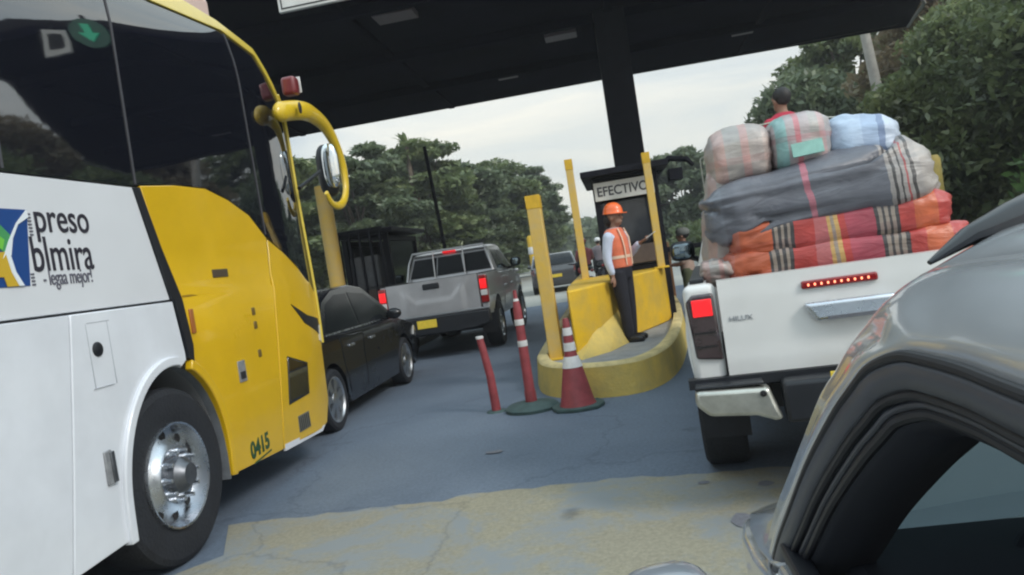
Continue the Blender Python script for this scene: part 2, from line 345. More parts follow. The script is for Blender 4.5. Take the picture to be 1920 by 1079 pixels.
# crash wall: bow-shaped, tall at the booth
cw = [(-.56, 8.2), (-.44, 8.3), (-.28, 8.6), (-.05, 9.22), (.18, 9.72), (.45, 10.3), (.60, 10.65), (.66, 11.0), (.66, 13.6), (.52, 13.6), (.52, 11.03), (-.50, 11.03), (-.50, 13.6), (-.64, 13.6), (-.62, 9.2), (-.585, 8.4)]
MB().prism([(x, y - 9) for x, y in cw], 'z', .249, .99).o('crash_wall', YEL, isl, True, bev=.02)
MB().add([(-.57, -.86, .252), (-.29, -.47, .252), (-.03, .16, .252), (-.06, .20, .62), (-.32, -.42, .55), (-.585, -.81, .30), (-.50, -.95, .251), (-.2, -.6, .251), (.06, .06, .251)],
         [(6, 7, 4, 5), (7, 8, 3, 4), (5, 4, 1, 0), (4, 3, 2, 1), (6, 5, 0), (8, 2, 3)]).o('pale_wedge', YELW, isl)  # paler wedge low on the left part of the wall

def post(label, x, y, z0, z1, w, d):
    t = thing('yellow_post', label, 'post', (x, y, z0), 0, 'yellow square posts on the toll island')
    MB().box(-w / 2, w / 2, -d / 2, d / 2, 0, z1 - z0).o('shaft', POSTY, t, bev=.008)
    MB().box(-w / 2 - .004, w / 2 + .004, -d / 2 - .004, d / 2 + .004, z1 - z0 - .14, z1 - z0 + .006).o('band', mat('post_band', (.66, .40, .02), .5, var=.2, vscale=9), t, bev=.004)
    MB().box(-w / 2 - .05, w / 2 + .05, -d / 2 - .05, d / 2 + .05, -.001, .02).o('foot_plate', YEL, t, bev=.004)
post('thick yellow square post at the island nose, widest of the three', -.80, 8.44, .251, 2.07, .15, .22)
post('thin yellow post on the crash wall left of the booth sign', -.70, 10.7, .976, 2.66, .10, .11)
post('thin yellow post on the crash wall in front of the booth sign end', .60, 10.62, .991, 2.57, .10, .11)
bpy.data.objects['yellow_post.001'].location.x = -.45

# booth
def booth(name, label, loc):
    t = thing(name, label, 'toll booth', loc)
    b = MB(); b.box(-.46, .46, 0, 2.1, 0, .82); b.o('lower_wall', DARK, t, bev=.01)
    b = MB()
    for x in (-.46, .36):
        for y in (0, 2.0): b.box(x, x + .10, y, y + .10, .82, 2.08)
    b.box(-.46, .46, 0.001, .099, 2.08, 2.13); b.box(-.459, -.37, .1, 2.0, 1.98, 2.08); b.box(.37, .459, .1, 2.0, 1.98, 2.08)
    b.o('frame', DARK, t, bev=.006)
    b = MB(); b.box(-.36, .36, .04, .05, .82, 1.75); b.box(-.42, -.41, .1, 2.0, .82, 1.98); b.box(.41, .42, .1, 2.0, .9, 1.98); b.box(-.36, .36, 2.04, 2.05, .82, 2.08)
    b.o('glazing', mat('booth_glass', (.03, .035, .045), .08, ior=1.5, var=.6, vscale=2.5), t)
    MB().box(-.60, .62, -.22, 2.3, 2.13, 2.22).o('roof', DARK, t, bev=.012)
    MB().box(-.30, .34, -.05, .04, .84, 1.1).o('counter_box', mat('booth_brown_box', (.11, .08, .07), .7, var=.3, vscale=4), t, bev=.01)
    MB().box(-.05, .38, -.07, .04, 1.14, 1.16).o('ledge', DARK, t)
    return t
bt = booth('toll_booth', 'dark framed toll booth with a white payment sign behind the standing attendant', (.28, 11.0, .251))
b = MB(); b.box(-.44, .40, -.035, -.004, 1.79, 2.05); sgn = b.o('sign', SIGNW, bt, bev=.004)
text('sign_lettering', 'EFECTIVO', .185, mat('sign_letters', (.05, .05, .06), .6), bpy.data.objects[sgn.name], (-.405, -.0352, 1.855), (1, 0, 0), (0, 0, 1), .002, .88, bold=.004)
b = MB(); b.box(.66, .86, .4, .75, 1.95, 2.12); b.tube([(.5, .5, 2.1), (.7, .5, 2.28), (.95, .45, 2.22), (1.02, .4, 2.12)], [.04, .05, .045, .03], 8); b.o('camera_bracket', DARK, bt, True, bev=.01)

b2_ = booth('toll_booth', 'dark toll booth with black window bars on the far left island', (-4.62, 14.0, .15))
b = MB()
for i in range(6): b.box(-.62 + i * .2, -.58 + i * .2, -.3, -.26, .9, 2.2)
b.box(-.64, .46, -.3, -.26, 2.2, 2.25); b.o('window_bars', DARK, b2_)
MB().prism([(-5.6, 12.2), (-5.25, 11.7), (-4.6, 11.7), (-4.15, 12.2), (-4.0, 14), (-4.0, 21), (-5.6, 21)], 'z', 0, .15).o('traffic_island', CONC, None, bev=.02)
setp(bpy.data.objects['traffic_island'], 'low grey concrete island beyond the silver pickup carrying the barred booth', 'traffic island')
t = thing('yellow_column', 'tall round yellow column between the coach mirror and the barred booth', 'column', (-4.75, 12.6, .15))
MB().lathe([(.001, 0), (.17, 0), (.16, .1), (.13, .5), (.13, 3.0), (.001, 3.0)], (0, 0, 0), 'z', 20).o('shaft', POSTY, t, True)
MB().lathe([(.001, -.002), (.24, -.002), (.24, .06), (.15, .08)], (0, 0, 0), 'z', 20).o('foot', YEL, t, True)

# barrier gates
def gate(label, loc, raised, rz=0):
    t = thing('barrier_gate', label, 'barrier', loc, rz)
    MB().box(-.16, .16, -.16, .16, 0, 1.05).o('cabinet', mat('gate_cabinet', (.20, .09, .03), .5, var=.3, vscale=5), t, bev=.02)
    if raised: MB().box(-.045, .045, -.22, -.17, .85, 3.9, rot=(0, R(-3), 0), c=(0, 0, .9)).o('boom_arm', DARK, t, bev=.008)
    else: MB().box(0, 3.0, -.23, -.17, .86, .95).o('boom_arm', DARK, t, bev=.008)
    MB().box(-.07, .07, -.25, -.161, .8, 1.0).o('hinge_box', DARK, t, bev=.01)
gate('raised dark toll barrier arm on an orange brown cabinet beyond the silver pickup', (-4.35, 20, .151), True)
bpy.data.objects['barrier_gate'].scale = (1, 1, 1.17)
gate('lowered dark toll barrier arm across the lane right of the booth', (.85, 14.6, .25), False)

# delineators and cone
t = thing('lane_delineator', 'upright red delineator post with white bands on a round green rubber base', 'delineator', (-.97, 7.05, 0))
MB().lathe([(.001, .0), (.25, .0), (.255, .03), (.22, .055), (.1, .075), (.06, .08)], (0, 0, 0), 'z', 32).o('base', BASEG, t, True)
MB().lathe([(.055, .07), (.055, .16), (.048, .2), (.045, .55), (.040, .95), (.030, 1.02), (.018, 1.06), (.018, 1.13), (.001, 1.13)], (0, 0, 0), 'z', 20).o('post', RED, t, True)
for z, r_ in ((.60, .047), (.80, .0445)): MB().lathe([(r_, z), (r_ + .001, z + .002), (r_ - .001, z + .055), (r_ - .004, z + .056)], (0, 0, 0), 'z', 20).o('reflective_band', WHT, t, True)
MB().lathe([(.033, .985), (.034, .99), (.024, 1.05), (.02, 1.05)], (0, 0, 0), 'z', 20).o('reflective_band', WHT, t, True)
t = thing('leaning_post', 'plain red plastic post leaning away from the white banded one, broken off at the top', 'delineator', (-1.33, 7.15, 0))
b = MB(); b.tube([(0, 0, .0), (-.01, 0, .35), (-.055, 0, .72)], [.045, .040, .034], 14); b.o('post', RED, t, True)
b = MB(); b.lathe([(.001, 0), (.10, 0), (.09, .012), (.045, .016)], (0, 0, 0), 'z', 18); b.o('foot', BASEG, t, True)
b = MB(); b.lathe([(.034, 0), (.037, .004), (.037, .025), (.001, .027)], (-.056, 0, .713), 'z', 16); b.o('collar', WHT, t, True)
t = thing('traffic_cone', 'red traffic cone with white bands at the island nose, on a dark rubber base', 'traffic cone', (-.525, 6.86, 0))
b = MB(); b.prism([(.24 * math.cos(R(a)) * (1.08 if a % 90 == 45 else 1), .22 * math.sin(R(a)) * (1.08 if a % 90 == 45 else 1)) for a in range(0, 360, 15)], 'z', 0, .035); b.o('base', BASEG, t, bev=.008)
cp = [(.17, .03), (.155, .06), (.085, .40), (.055, .50), (.042, .66), (.03, .80), (.024, .82), (.001, .82)]
MB().lathe(cp, (0, 0, 0), 'z', 24).o('cone', RED, t, True)
def cr_(z): 
    for (ra, za), (rb, zb) in zip(cp, cp[1:]):
        if za <= z <= zb: return ra + (rb - ra) * (z - za) / max(zb - za, 1e-6)
    return .03
for z0, z1 in ((.375, .475), (.525, .60), (.665, .735)):
    MB().lathe([(cr_(z0), z0), (cr_(z0) + .004, z0 + .001), ((cr_((z0 + z1) / 2) + .004), (z0 + z1) / 2), (cr_(z1) + .004, z1 - .001), (cr_(z1), z1)], (0, 0, 0), 'z', 24).o('reflective_band', WHT, t, True)

# ------------------------------------------------------------------ wheels
def wheel(parent, c, r, w, side, rimr, spokes=6, m=None, name='wheel', rimf=None):
    """wheel with centre c; side=+1 when the visible face looks to +x"""
    x = w / 2
    b = MB(); b.lathe([(rimr, -x * .9), (rimr + .03, -x), (r - .03, -x), (r - .006, -x * .85), (r, -x * .6), (r, x * .6), (r - .006, x * .85), (r - .03, x), (rimr + .03, x), (rimr, x * .9), (rimr - .012, x * .4)], c, 'x', 40)
    t = b.o(name, RUB, parent, True, ang=28)
    rb = MB(); s = side
    rb.lathe([(rimr + .004, s * x * .92), (rimr - .006, s * x * .96), (rimr - .02, s * x * .8), (rimr - .03, s * x * .1), (.001, s * x * .0)], c, 'x', 40)
    for k in range(spokes):
        a = 2 * math.pi * k / spokes + .3; ca, sa = math.cos(a), math.sin(a); px, pz = -sa, ca
        pts = []
        for (rr, hw, xx) in ((.03, .030, x * .82), (rimr - .015, .045 * r / .33, x * .78)):
            for sg_ in (-1, 1): pts.append((rr * ca + px * hw * sg_, rr * sa + pz * hw * sg_, s * xx))
        vs = [(c[0] + q[2], c[1] + q[0], c[2] + q[1]) for q in pts] + [(c[0] + q[2] - s * .03, c[1] + q[0], c[2] + q[1]) for q in pts]
        rb.add(vs, [(0, 1, 3, 2), (4, 6, 7, 5), (0, 2, 6, 4), (1, 5, 7, 3), (0, 4, 5, 1), (2, 3, 7, 6)])
    rb.lathe([(.075, s * x * .6), (.07, s * x * .88), (.04, s * x * .95), (.001, s * x * .95)], c, 'x', 20)
    rb.o('rim', m or ALU, t, True, ang=30)
    return t

# ------------------------------------------------------------------ coach
XS = 2.6
def bw(y, z):   # distance of the right side from x=0, seen as -x
    d = .0
    if z > 1.487: d = .018 + .004 * (z - 1.487)
    if z < 1.487: d = .03 * ((1.487 - z) / 1.2) ** 2
    if z > 3.05: d += .35 * (z - 3.05) ** 2
    if y > 5.9: d += .16 * (y - 5.9) ** 2
    return -(XS + d)
bus = thing('intercity_bus', 'large white and yellow coach with tall black side windows and a yellow mirror arm', 'bus', (-3.85, 3.98, 0))
def bslab(name, poly, m, off=0, thick=.03, cz=(), cy=(), bev=.0, parent=None):
    def f(y, z): return bw(y, z) + off
    b = MB(); v, q = sheet(poly, f, thick, 1, cz, cy); b.add([(x + 3.85, y - 3.98, z) for x, y, z in v], q)
    return b.o(name, m, parent or bus, True, bev, 30)
ac = (4.055, .47)  # arch centre
AR = .60
def lerp(a, b, t): return a + (b - a) * t
lowarch = lambda a0, a1: [(ac[0] + .50 * math.cos(R(lerp(a0, a1, i / 18))), ac[1] + .64 * math.sin(R(lerp(a0, a1, i / 18)))) for i in range(19)]
# hull core (dark inside, white far side)
roofp = [(6.43, 1.35), (6.445, 2.2), (6.44, 2.95), (6.33, 3.13), (6.05, 3.47), (5.55, 3.58), (4.6, 3.66), (2.0, 3.70), (-5.5, 3.70), (-5.6, 3.4), (-5.65, .5), (-5.5, .35)]
core = [(6.36, .42), (6.40, 1.35)] + [(y - .02, z - .02) for y, z in roofp[1:]] + [(3.5, .33)] + [(3.555, .47)] + list(reversed(lowarch(0, 180))) + [(4.555, .35), (6.2, .35)]
core = core[:]
b = MB(); n_ = len(core)
v = [(-.05 + 1.165, y - 3.98, z) for y, z in core]
v = [((1.165 - max(0, z - 3.0) * .45 - max(0, y - 5.9) ** 2 * .5), y - 3.98, z) for y, z in core] + [(-(1.25 - max(0, z - 3.0) * .45 - max(0, y - 5.9) ** 2 * .5), y - 3.98, z) for y, z in core]
b.add(v, [tuple(range(n_)), tuple(range(2 * n_ - 1, n_ - 1, -1))] + [(i, (i + 1) % n_, n_ + (i + 1) % n_, n_ + i) for i in range(n_)])
b.o('body', BUSWU, bus, True)
CY = [y / 4 for y in range(-20, 26)]
# white lower panels, split into hatches
def hatch(y0, y1, bottom_arch=False):
    if not bottom_arch:
        return [(y0, .28), (y1, .28), (y1, 1.48), (y0, 1.48)]
zs = (.4, .7, 1.0, 1.3, 1.42)
def seam_y(z): return 3.10 + (z - .28) * .19
ys = [-5.5, -4.0, -2.6, -1.2, .2, 1.7]
for a, c in zip(ys, ys[1:]): bslab('luggage_hatch', hatch(a + .004, c - .004), BUSW, cz=zs, bev=.006)
bslab('luggage_hatch', [(1.704, .28), (seam_y(.28) - .004, .28), (seam_y(1.48) - .004, 1.48), (1.704, 1.48)], BUSW, cz=zs, bev=.006)
wl = [(y, z) for y, z in lowarch(180, 76)]
bslab('front_hatch', [(seam_y(.28) + .004, .28), (3.545, .30)] + wl + [(4.235, 1.12), (4.235, 1.17), (4.19, 1.48), (seam_y(1.48) + .004, 1.48)], BUSW, cz=zs, bev=.006)
bslab('upper_panel', [(-5.5, 1.492), (4.195, 1.492), (4.02, 2.15), (-5.5, 2.13)], BUSWU, cz=(1.6, 1.8, 2.0), bev=.004)
bslab('rear_panel', [(-5.62, .4), (-5.51, .34), (-5.51, 2.13), (-5.62, 2.13)], BUSWU)
bslab('black_stripe', [(4.025, 2.15), (4.075, 2.15), (4.185, 1.80), (4.275, 1.50), (4.315, 1.20), (4.30, 1.105), (4.245, 1.13), (4.25, 1.17), (4.20, 1.49)], BLACKP, off=.012, cz=(1.3, 1.487, 1.8))
DX = lambda z: 5.335 + (z - .256) * .174
yarc = [(4.1, 2.165), (4.45, 2.195), (4.82, 2.20), (5.1, 2.14), (5.38, 2.04), (5.605, 1.885)]
yellow = [(4.555, .32), (DX(.28) - .006, .28), (DX(1.86) - .006, 1.868)] + list(reversed(yarc[:-1])) + [(4.19, 1.80), (4.28, 1.50), (4.32, 1.20), (4.305, 1.10)] + [(y, z) for y, z in lowarch(60, 0)]
bslab('yellow_side_panel', yellow, BUSY, cz=(.5, .8, 1.1, 1.487, 1.52, 1.8), cy=(5.0, 5.2), bev=.006)
yf = [(DX(.28) + .006, .28), (6.1, .25), (6.25, .27), (6.375, .45), (6.39, .9), (6.42, 1.0), (6.43, 1.39), (6.30, 1.50), (6.1, 1.63), (5.85, 1.76), (DX(1.86) + .006, 1.862)]
bslab('front_corner_panel', yf, BUSY, cz=(.5, .8, 1.1, 1.487, 1.6), cy=(5.7, 5.9, 6.1, 6.25, 6.35), bev=.006)
bslab('door_seam', [(DX(.27) - .008, .27), (DX(.27) + .008, .27), (DX(1.87) + .008, 1.87), (DX(1.87) - .008, 1.87)], GAP, off=-.004, thick=.01)
# crease of the yellow panel, its shadow painted on as a darker strip
bslab('crease_shadow_strip', [(4.33, 1.497), (5.52, 1.50), (5.52, 1.512), (4.33, 1.509)], mat('crease_shadow_paint', (.30, .18, .01), .6), off=.0025, thick=.004)
# glass
front_edge = [(6.43, 1.40), (6.44, 2.2), (6.437, 2.95), (6.33, 3.11), (6.05, 3.44), (5.55, 3.52), (4.62, 3.42), (4.1, 3.46), (2, 3.5), (-5.5, 3.5)]
gl = [(-5.5, 2.14), (4.02, 2.16), (4.1, 2.175)] + [(y, z + .006) for y, z in yarc[1:]] + [(5.85, 1.77), (6.1, 1.645), (6.30, 1.512)] + front_edge
bslab('side_glass', gl, BUSG, off=-.004, cz=(2.3, 2.6, 2.9, 3.1, 3.25, 3.4), cy=(-3, 0, 3, 4.5, 5, 5.5, 6, 6.3))
for y0 in (3.10, 4.06, 1.4, -.4, -2.2):
    bslab('window_joint', [(y0 - .006, 2.17), (y0 + .006, 2.17), (y0 + .05, 3.40), (y0 + .038, 3.40)], mat('joint_grey', (.06, .06, .07), .5), off=.002, thick=.008, cz=(2.6, 3.1, 3.25))
bslab('window_joint', [(5.60, 1.90), (5.612, 1.90), (5.60, 3.46), (5.588, 3.46)], MATS['joint_grey'], off=.002, thick=.008, cz=(2.6, 3.1, 3.25, 3.4))
# yellow outline of the front corner and roof edge
ed = bez([(bw(6.36, .95) + .0, 6.40, .95), (bw(6.43, 1.4), 6.435, 1.4), (bw(6.44, 2.2), 6.45, 2.2), (bw(6.44, 2.93), 6.445, 2.93), (bw(6.33, 3.12), 6.345, 3.13)], 6)
MB().tube([(p.x + 3.85 + .004, p.y - 3.98, p.z) for p in ed], .013, 8).o('corner_trim', TRIMY, bus, True)
ye = [(6.452, 2.93), (6.34, 3.13), (6.06, 3.465), (5.55, 3.56), (4.6, 3.60), (2, 3.66), (-5.4, 3.66)]
yi = [(6.425, 2.93), (6.31, 3.08), (6.03, 3.395), (5.55, 3.475), (4.62, 3.40), (2, 3.46), (-5.4, 3.46)]
bslab('roof_edge', ye + list(reversed(yi)), TRIMY, off=.010, thick=.06, cz=(3.1, 3.2, 3.3, 3.4, 3.5), bev=.01)
# things on the side
FX = mat('fitting_grey', (.30, .31, .33), .4, metal=.3, var=.3, vscale=20)
def bbox(name, y0, y1, z0, z1, m, d=.012, bev=.004, parent=None):
    x = bw((y0 + y1) / 2, (z0 + z1) / 2) + 3.85
    return MB().box(x - .02, x + d, y0 - 3.98, y1 - 3.98, z0, z1).o(name, m, parent or bus, bev=bev)
bbox('vent_grille', 4.72, 4.92, 1.60, 1.655, mat('grille_brown', (.07, .05, .03), .6), .006)
bbox('side_marker', 4.335, 4.375, 1.27, 1.42, mat('marker_orange', (.35, .12, .03), .3, coat=.5), .012)
lk = bbox('lock_box', 4.82, 4.92, .875, 1.02, FX, .006); bbox('lock_slot', 4.835, 4.905, .895, .945, GAP, .009, .001, lk)
for z in (1.335, 1.235, 1.03): bbox('lock_button', 5.135, 5.185, z - .028, z + .028, mat('button_brown', (.16, .10, .02), .5, var=.4, vscale=30), .006, .008)
bslab('step_window', [(5.53, .585), (5.90, .60), (5.94, .83), (5.60, .93)], BUSG, off=.004, thick=.01, cz=(.7, .8), bev=.003)
bslab('step_window_frame', [(5.515, .575), (5.912, .59), (5.955, .84), (5.59, .945)], BLACKP, off=.002, thick=.01, cz=(.7, .8))
v_ = bbox('lower_vent', 5.64, 5.86, .33, .46, mat('vent_grey', (.13, .13, .11), .6), .004)
b = MB()
x = bw(5.75, .4) + 3.85
for k in range(6): b.box(x + .003, x + .008, 1.67 + k * .035, 1.678 + k * .035, .34, .45)
b.o('slat', GAP, v_)
bslab('headlamp_spike', [(5.80, 1.335), (6.1, 1.22), (6.38, 1.17), (6.41, 1.0), (6.30, 1.06), (6.02, 1.16)], BLACKP, off=.004, thick=.01, cz=(1.1, 1.2), cy=(6.1, 6.25))
bslab('headlamp', [(6.34, .98), (6.40, .95), (6.42, 1.12), (6.36, 1.10)], WLENS, off=.008, thick=.02)
bslab('skirt_white', [(DX(.28) + .02, .262), (6.1, .232), (6.18, .268), (DX(.3) + .02, .31)], BUSWU, off=.004, thick=.02)
# filler cap, hatch outline, handle
MB().lathe([(.001, .012), (.025, .012), (.036, .006), (.038, 0)], (bw(3.48, 1.292) + 3.85, -.5, 1.292), 'x', 24).o('filler_cap', BLACKP, bus, True)
hx = bw(3.5, 1.3) + 3.85
b = MB()
for (a, c, d_, e_) in ((3.43, 3.60, 1.425, 1.429), (3.41, 3.56, 1.10, 1.104)): b.box(hx - .01, hx + .0015, a - 3.98, c - 3.98, d_, e_)
for yy in (3.42, 3.58): b.box(hx - .01, hx + .0015, yy - 3.98, yy + .003 - 3.98, 1.104, 1.425)
b.o('filler_flap_line', mat('panel_line_grey', (.36, .38, .42), .6), bus)
h = bbox('hatch_handle', 3.40, 3.455, .62, .79, FX, .012, .006); bbox('handle_grip', 3.435, 3.465, .625, .78, HUBM, .02, .004, h)
# wheel arch lips
def lip(a0, a1, m, name, w=.05):
    p = [(ac[0] + .50 * math.cos(R(lerp(a0, a1, i / 20))), ac[1] + .64 * math.sin(R(lerp(a0, a1, i / 20)))) for i in range(21)]
    q = [(ac[0] + (.50 + w) * math.cos(R(lerp(a0, a1, i / 20))), ac[1] + (.64 + w) * math.sin(R(lerp(a0, a1, i / 20)))) for i in range(21)]
    if a0 > 100: p.insert(0, (3.557, .28)); q.insert(0, (3.557 - w, .28))
    else: p.append((4.553, .32)) ; q.append((4.553 + w, .31))
    if a0 < 100:
        pass
    bslab(name, p + list(reversed(q)), m, off=.022, thick=.05, bev=.008)
lip(180, 80, BUSW, 'arch_lip', .055); 
p_ = lip(68, 0, BUSY, 'arch_lip', .06)
# wheel well liner
b = MB(); vs = []; 
arcp = [(3.56, .30)] + lowarch(180, 0) + [(4.55, .30)]
for y, z in arcp: vs += [(1.222, y - 3.98, z), (.70, y - 3.98, z)]
b.add(vs, [(2 * i, 2 * i + 1, 2 * i + 3, 2 * i + 2) for i in range(len(arcp) - 1)])
b.o('wheel_well', WELL, bus, True)
MB().prism([(y - 3.98, z) for y, z in arcp], 'x', .60, .71).o('well_back', GAP, bus)
# coach wheel
def coach_wheel(xc, yc, s):
    c = (xc, yc, .5); 
    b = MB(); x = .14
    b.lathe([(.29, -x * .9), (.33, -x), (.46, -x), (.49, -x * .88), (.5, -x * .7), (.5, x * .7), (.49, x * .88), (.46, x), (.40, x * 1.02), (.33, x), (.30, x * .93), (.295, x * .6)], c, 'x', 56)
    t = b.o('wheel', RUB, bus, True, ang=26)
    r_ = MB(); r_.lathe([(.302, s * x * .95), (.298, s * (x + .012)), (.288, s * (x + .008)), (.275, s * .09), (.262, s * .06), (.20, s * .085), (.165, s * .12), (.160, s * .135), (.05, s * .135)], c, 'x', 56)
    for k in range(10):
        a = 2 * math.pi * k / 10; cc = (c[0], c[1] + .135 * math.cos(a), c[2] + .135 * math.sin(a))
        r_.lathe([(.019, s * .13), (.016, s * .15), (.012, s * .165), (.012, s * .185), (.001, s * .19)], cc, 'x', 10)
    r = r_.o('rim', CHR, t, True, ang=40)
    for k in range(10):
        a = 2 * math.pi * (k + .5) / 10; MB().lathe([(.001, s * .079), (.026, s * .081), (.030, s * .077)], (c[0], c[1] + .228 * math.cos(a), c[2] + .228 * math.sin(a)), 'x', 12).o('hand_hole', GAP, t)
    hb = MB(); hb.lathe([(.105, s * .13), (.10, s * .17), (.07, s * .20), (.06, s * .215), (.001, s * .215)], c, 'x', 28); hb.o('hub', HUBM, t, True)
coach_wheel(1.10, .0, 1); coach_wheel(-1.10, 0, -1); coach_wheel(1.10, -6.6, 1); coach_wheel(-1.10, -6.6, -1)
# windscreen, bumper, far mirror for other views
fx = MB()
fr = [(6.455 - 3.98, 1.30), (6.47 - 3.98, 2.2), (6.46 - 3.98, 2.93), (6.35 - 3.98, 3.14), (6.2 - 3.98, 3.32)]
vs = []
for y, z in fr:
    for x_, dy in ((-1.02, -.05), (-.5, .0), (0, .015), (.5, 0), (.98, -.05)): vs.append((x_, y + dy - .03, z))
fx.add(vs, [(i * 5 + j, i * 5 + j + 1, (i + 1) * 5 + j + 1, (i + 1) * 5 + j) for i in range(4) for j in range(4)]); fx.o('windscreen', BUSG, bus, True)
MB().box(-1.05, 1.02, 2.36, 2.46, .36, 1.28).o('front_bumper', BUSY, bus, bev=.04)
MB().box(-.4, .4, 1.4, 2.0, 3.665, 3.85).o('roof_hatch', mat('hatch_pink_white', (.6, .45, .42), .5), bus, bev=.03)
bpy.data.objects['roof_hatch'].location = (.62, -.25, -.06)
# near mirror arm
arm = bez([(-2.56, 6.02, 2.90), (-2.54, 6.22, 2.95), (-2.5, 6.45, 2.985), (-2.5, 6.72, 2.985), (-2.5, 6.98, 2.92), (-2.5, 7.17, 2.78), (-2.5, 7.285, 2.58), (-2.5, 7.27, 2.36), (-2.5, 7.15, 2.225), (-2.5, 6.98, 2.17), (-2.5, 6.82, 2.19), (-2.5, 6.72, 2.28)], 6)
n_ = len(arm); rr = []
for i in range(n_):
    t_ = i / (n_ - 1); rr.append(.085 if t_ < .22 else max(.085 - (t_ - .22) * .10, .042) if t_ < .75 else lerp(.042, .026, (t_ - .75) / .25))
rr[0] = .02; rr[1] = .055; rr[2] = .072
am = MB().tube([(p.x + 3.85, p.y - 3.98, p.z) for p in arm], rr, 14, sq=.7, upv=(0, 0, 1)).o('mirror_arm', mat('mirror_arm_yellow', (.70, .48, .02), .35, coat=.5, var=.12, vscale=6), bus, True)
MB().ell((-2.43 + 3.85, 6.24 - 3.98, 2.96), (.012, .03, .05)).o('arm_joint', BLACKP, am, True)
mh = MB().ell((-2.56 + 3.85, 7.02 - 3.98, 2.52), (.10, .10, .25), 18, 12, e1=.7).o('mirror_head', BLACKP, am, True)
MB().ell((-2.50 + 3.85, 6.95 - 3.98, 2.55), (.085, .05, .21), 18, 12, e1=.7).o('mirror_glass', mat('mirror_glass', (.75, .78, .8), .03, metal=1), am, True)
MB().tube([(1.28, 2.3, 2.3), (1.32, 2.75, 2.48)], .018, 8).o('stay', BLACKP, am, True)
# red lamp board at the roof front
rl = MB().box(-2.62 + 3.85, -2.49 + 3.85, 6.36 - 3.98, 6.48 - 3.98, 3.12, 3.28).o('clearance_lamp', mat('clearance_red', (.16, .015, .02), .35, coat=.4), bus, bev=.03, seg=3)
MB().box(-2.60 + 3.85, -2.485 + 3.85, 6.482 - 3.98, 6.495 - 3.98, 3.15, 3.29).o('lamp_edge', WHT, rl, bev=.004)
# lettering and emblem
LX = lambda y, z: bw(y, z) + 3.85 + .002
TY = lambda y: y - 3.98
ud = (-.004, 0, 1)
text('lettering_upper', 'preso', .205, WINK, bus, (LX(3.2, 1.87), TY(3.225), 1.885), (0, 1, 0), ud, .002, .80, bold=.001, spacing=1.0)
text('lettering_middle', 'blmira', .235, WINK, bus, (LX(3.2, 1.72), TY(3.17), 1.70), (0, 1, 0), ud, .002, .70, bold=.001, spacing=1.0)
text('lettering_small', '- legaa mejor!', .105, mat('ink_grey', (.10, .10, .13), .6), bus, (LX(3.2, 1.63), TY(3.22), 1.632), (0, 1, 0), ud, .002, .62, spacing=.95)
b = MB()
for (y0, z0, n_k) in ((3.19, 1.865, 7), (3.15, 1.635, 4)):
    for k in range(n_k): b.box(LX(3.2, z0) - .004, LX(3.2, z0) + .0015, TY(y0), TY(y0 + .02), z0 + k * .016, z0 + k * .016 + .008)
b.o('side_marks', MATS['ink_grey'], bus)
text('fleet_number', '0415', .155, mat('number_green', (.02, .07, .03), .5), bus, (bw(5, .38) + 3.85 + .002, TY(4.84), .345), (0, 1, .06), (0, 0, 1), .002, .92, bold=.006)
bslab('number_underline', [(4.88, .300), (5.14, .325), (5.14, .337), (4.88, .312)], MATS['number_green'], off=.003, thick=.006)
def deco(name, poly, m, off, parent):
    b = MB(); v, q = sheet(poly, lambda y, z: bw(y, z) + off, .003, 1); b.add([(x + 3.85, y - 3.98, z) for x, y, z in v], q); return b.o(name, m, parent)
em = deco('emblem', [(2.78, 1.635), (3.135, 1.635), (3.195, 1.985), (2.78, 1.985)], mat('emblem_blue', (.01, .055, .22), .4), .003, bus)
deco('emblem_green', [(2.78, 1.97), (2.96, 1.97), (3.075, 1.86), (3.03, 1.78), (2.96, 1.83), (2.78, 1.93)], mat('emblem_green', (.06, .28, .10), .4), .005, em)
deco('emblem_lime', [(2.78, 1.935), (2.9, 1.93), (3.03, 1.845), (3.01, 1.80), (2.95, 1.835), (2.78, 1.90)], mat('emblem_lime', (.16, .5, .06), .4), .0065, em)
deco('emblem_yellow', [(2.88, 1.68), (2.99, 1.68), (3.0, 1.637), (3.065, 1.637), (3.05, 1.71), (3.03, 1.79), (2.98, 1.79), (2.93, 1.73)], mat('emblem_yellow', (.55, .36, .03), .4), .008, em)
cu_ = [(3.175, 1.985), (3.10, 1.92), (3.05, 1.85), (3.025, 1.78), (3.03, 1.70), (3.065, 1.637), (3.09, 1.637), (3.065, 1.70), (3.06, 1.78), (3.085, 1.86), (3.13, 1.93), (3.19, 1.96), (3.135, 1.637), (3.15, 1.635), (3.212, 1.995)]
deco('emblem_swoosh', [(3.185, 1.985), (3.11, 1.92), (3.05, 1.84), (3.0, 1.76), (2.98, 1.79), (2.95, 1.77), (3.0, 1.87), (3.06, 1.93), (3.12, 1.975), (3.16, 1.99)][:4] + [(3.02, 1.78), (3.05, 1.775), (3.075, 1.85), (3.12, 1.915), (3.19, 1.95)], mat('emblem_white', (.7, .75, .8), .4), .0095, em)
deco('emblem_swoosh', [(3.045, 1.78), (3.02, 1.785), (3.035, 1.70), (3.065, 1.637), (3.095, 1.637), (3.06, 1.70)], MATS['emblem_white'], .0098, em)

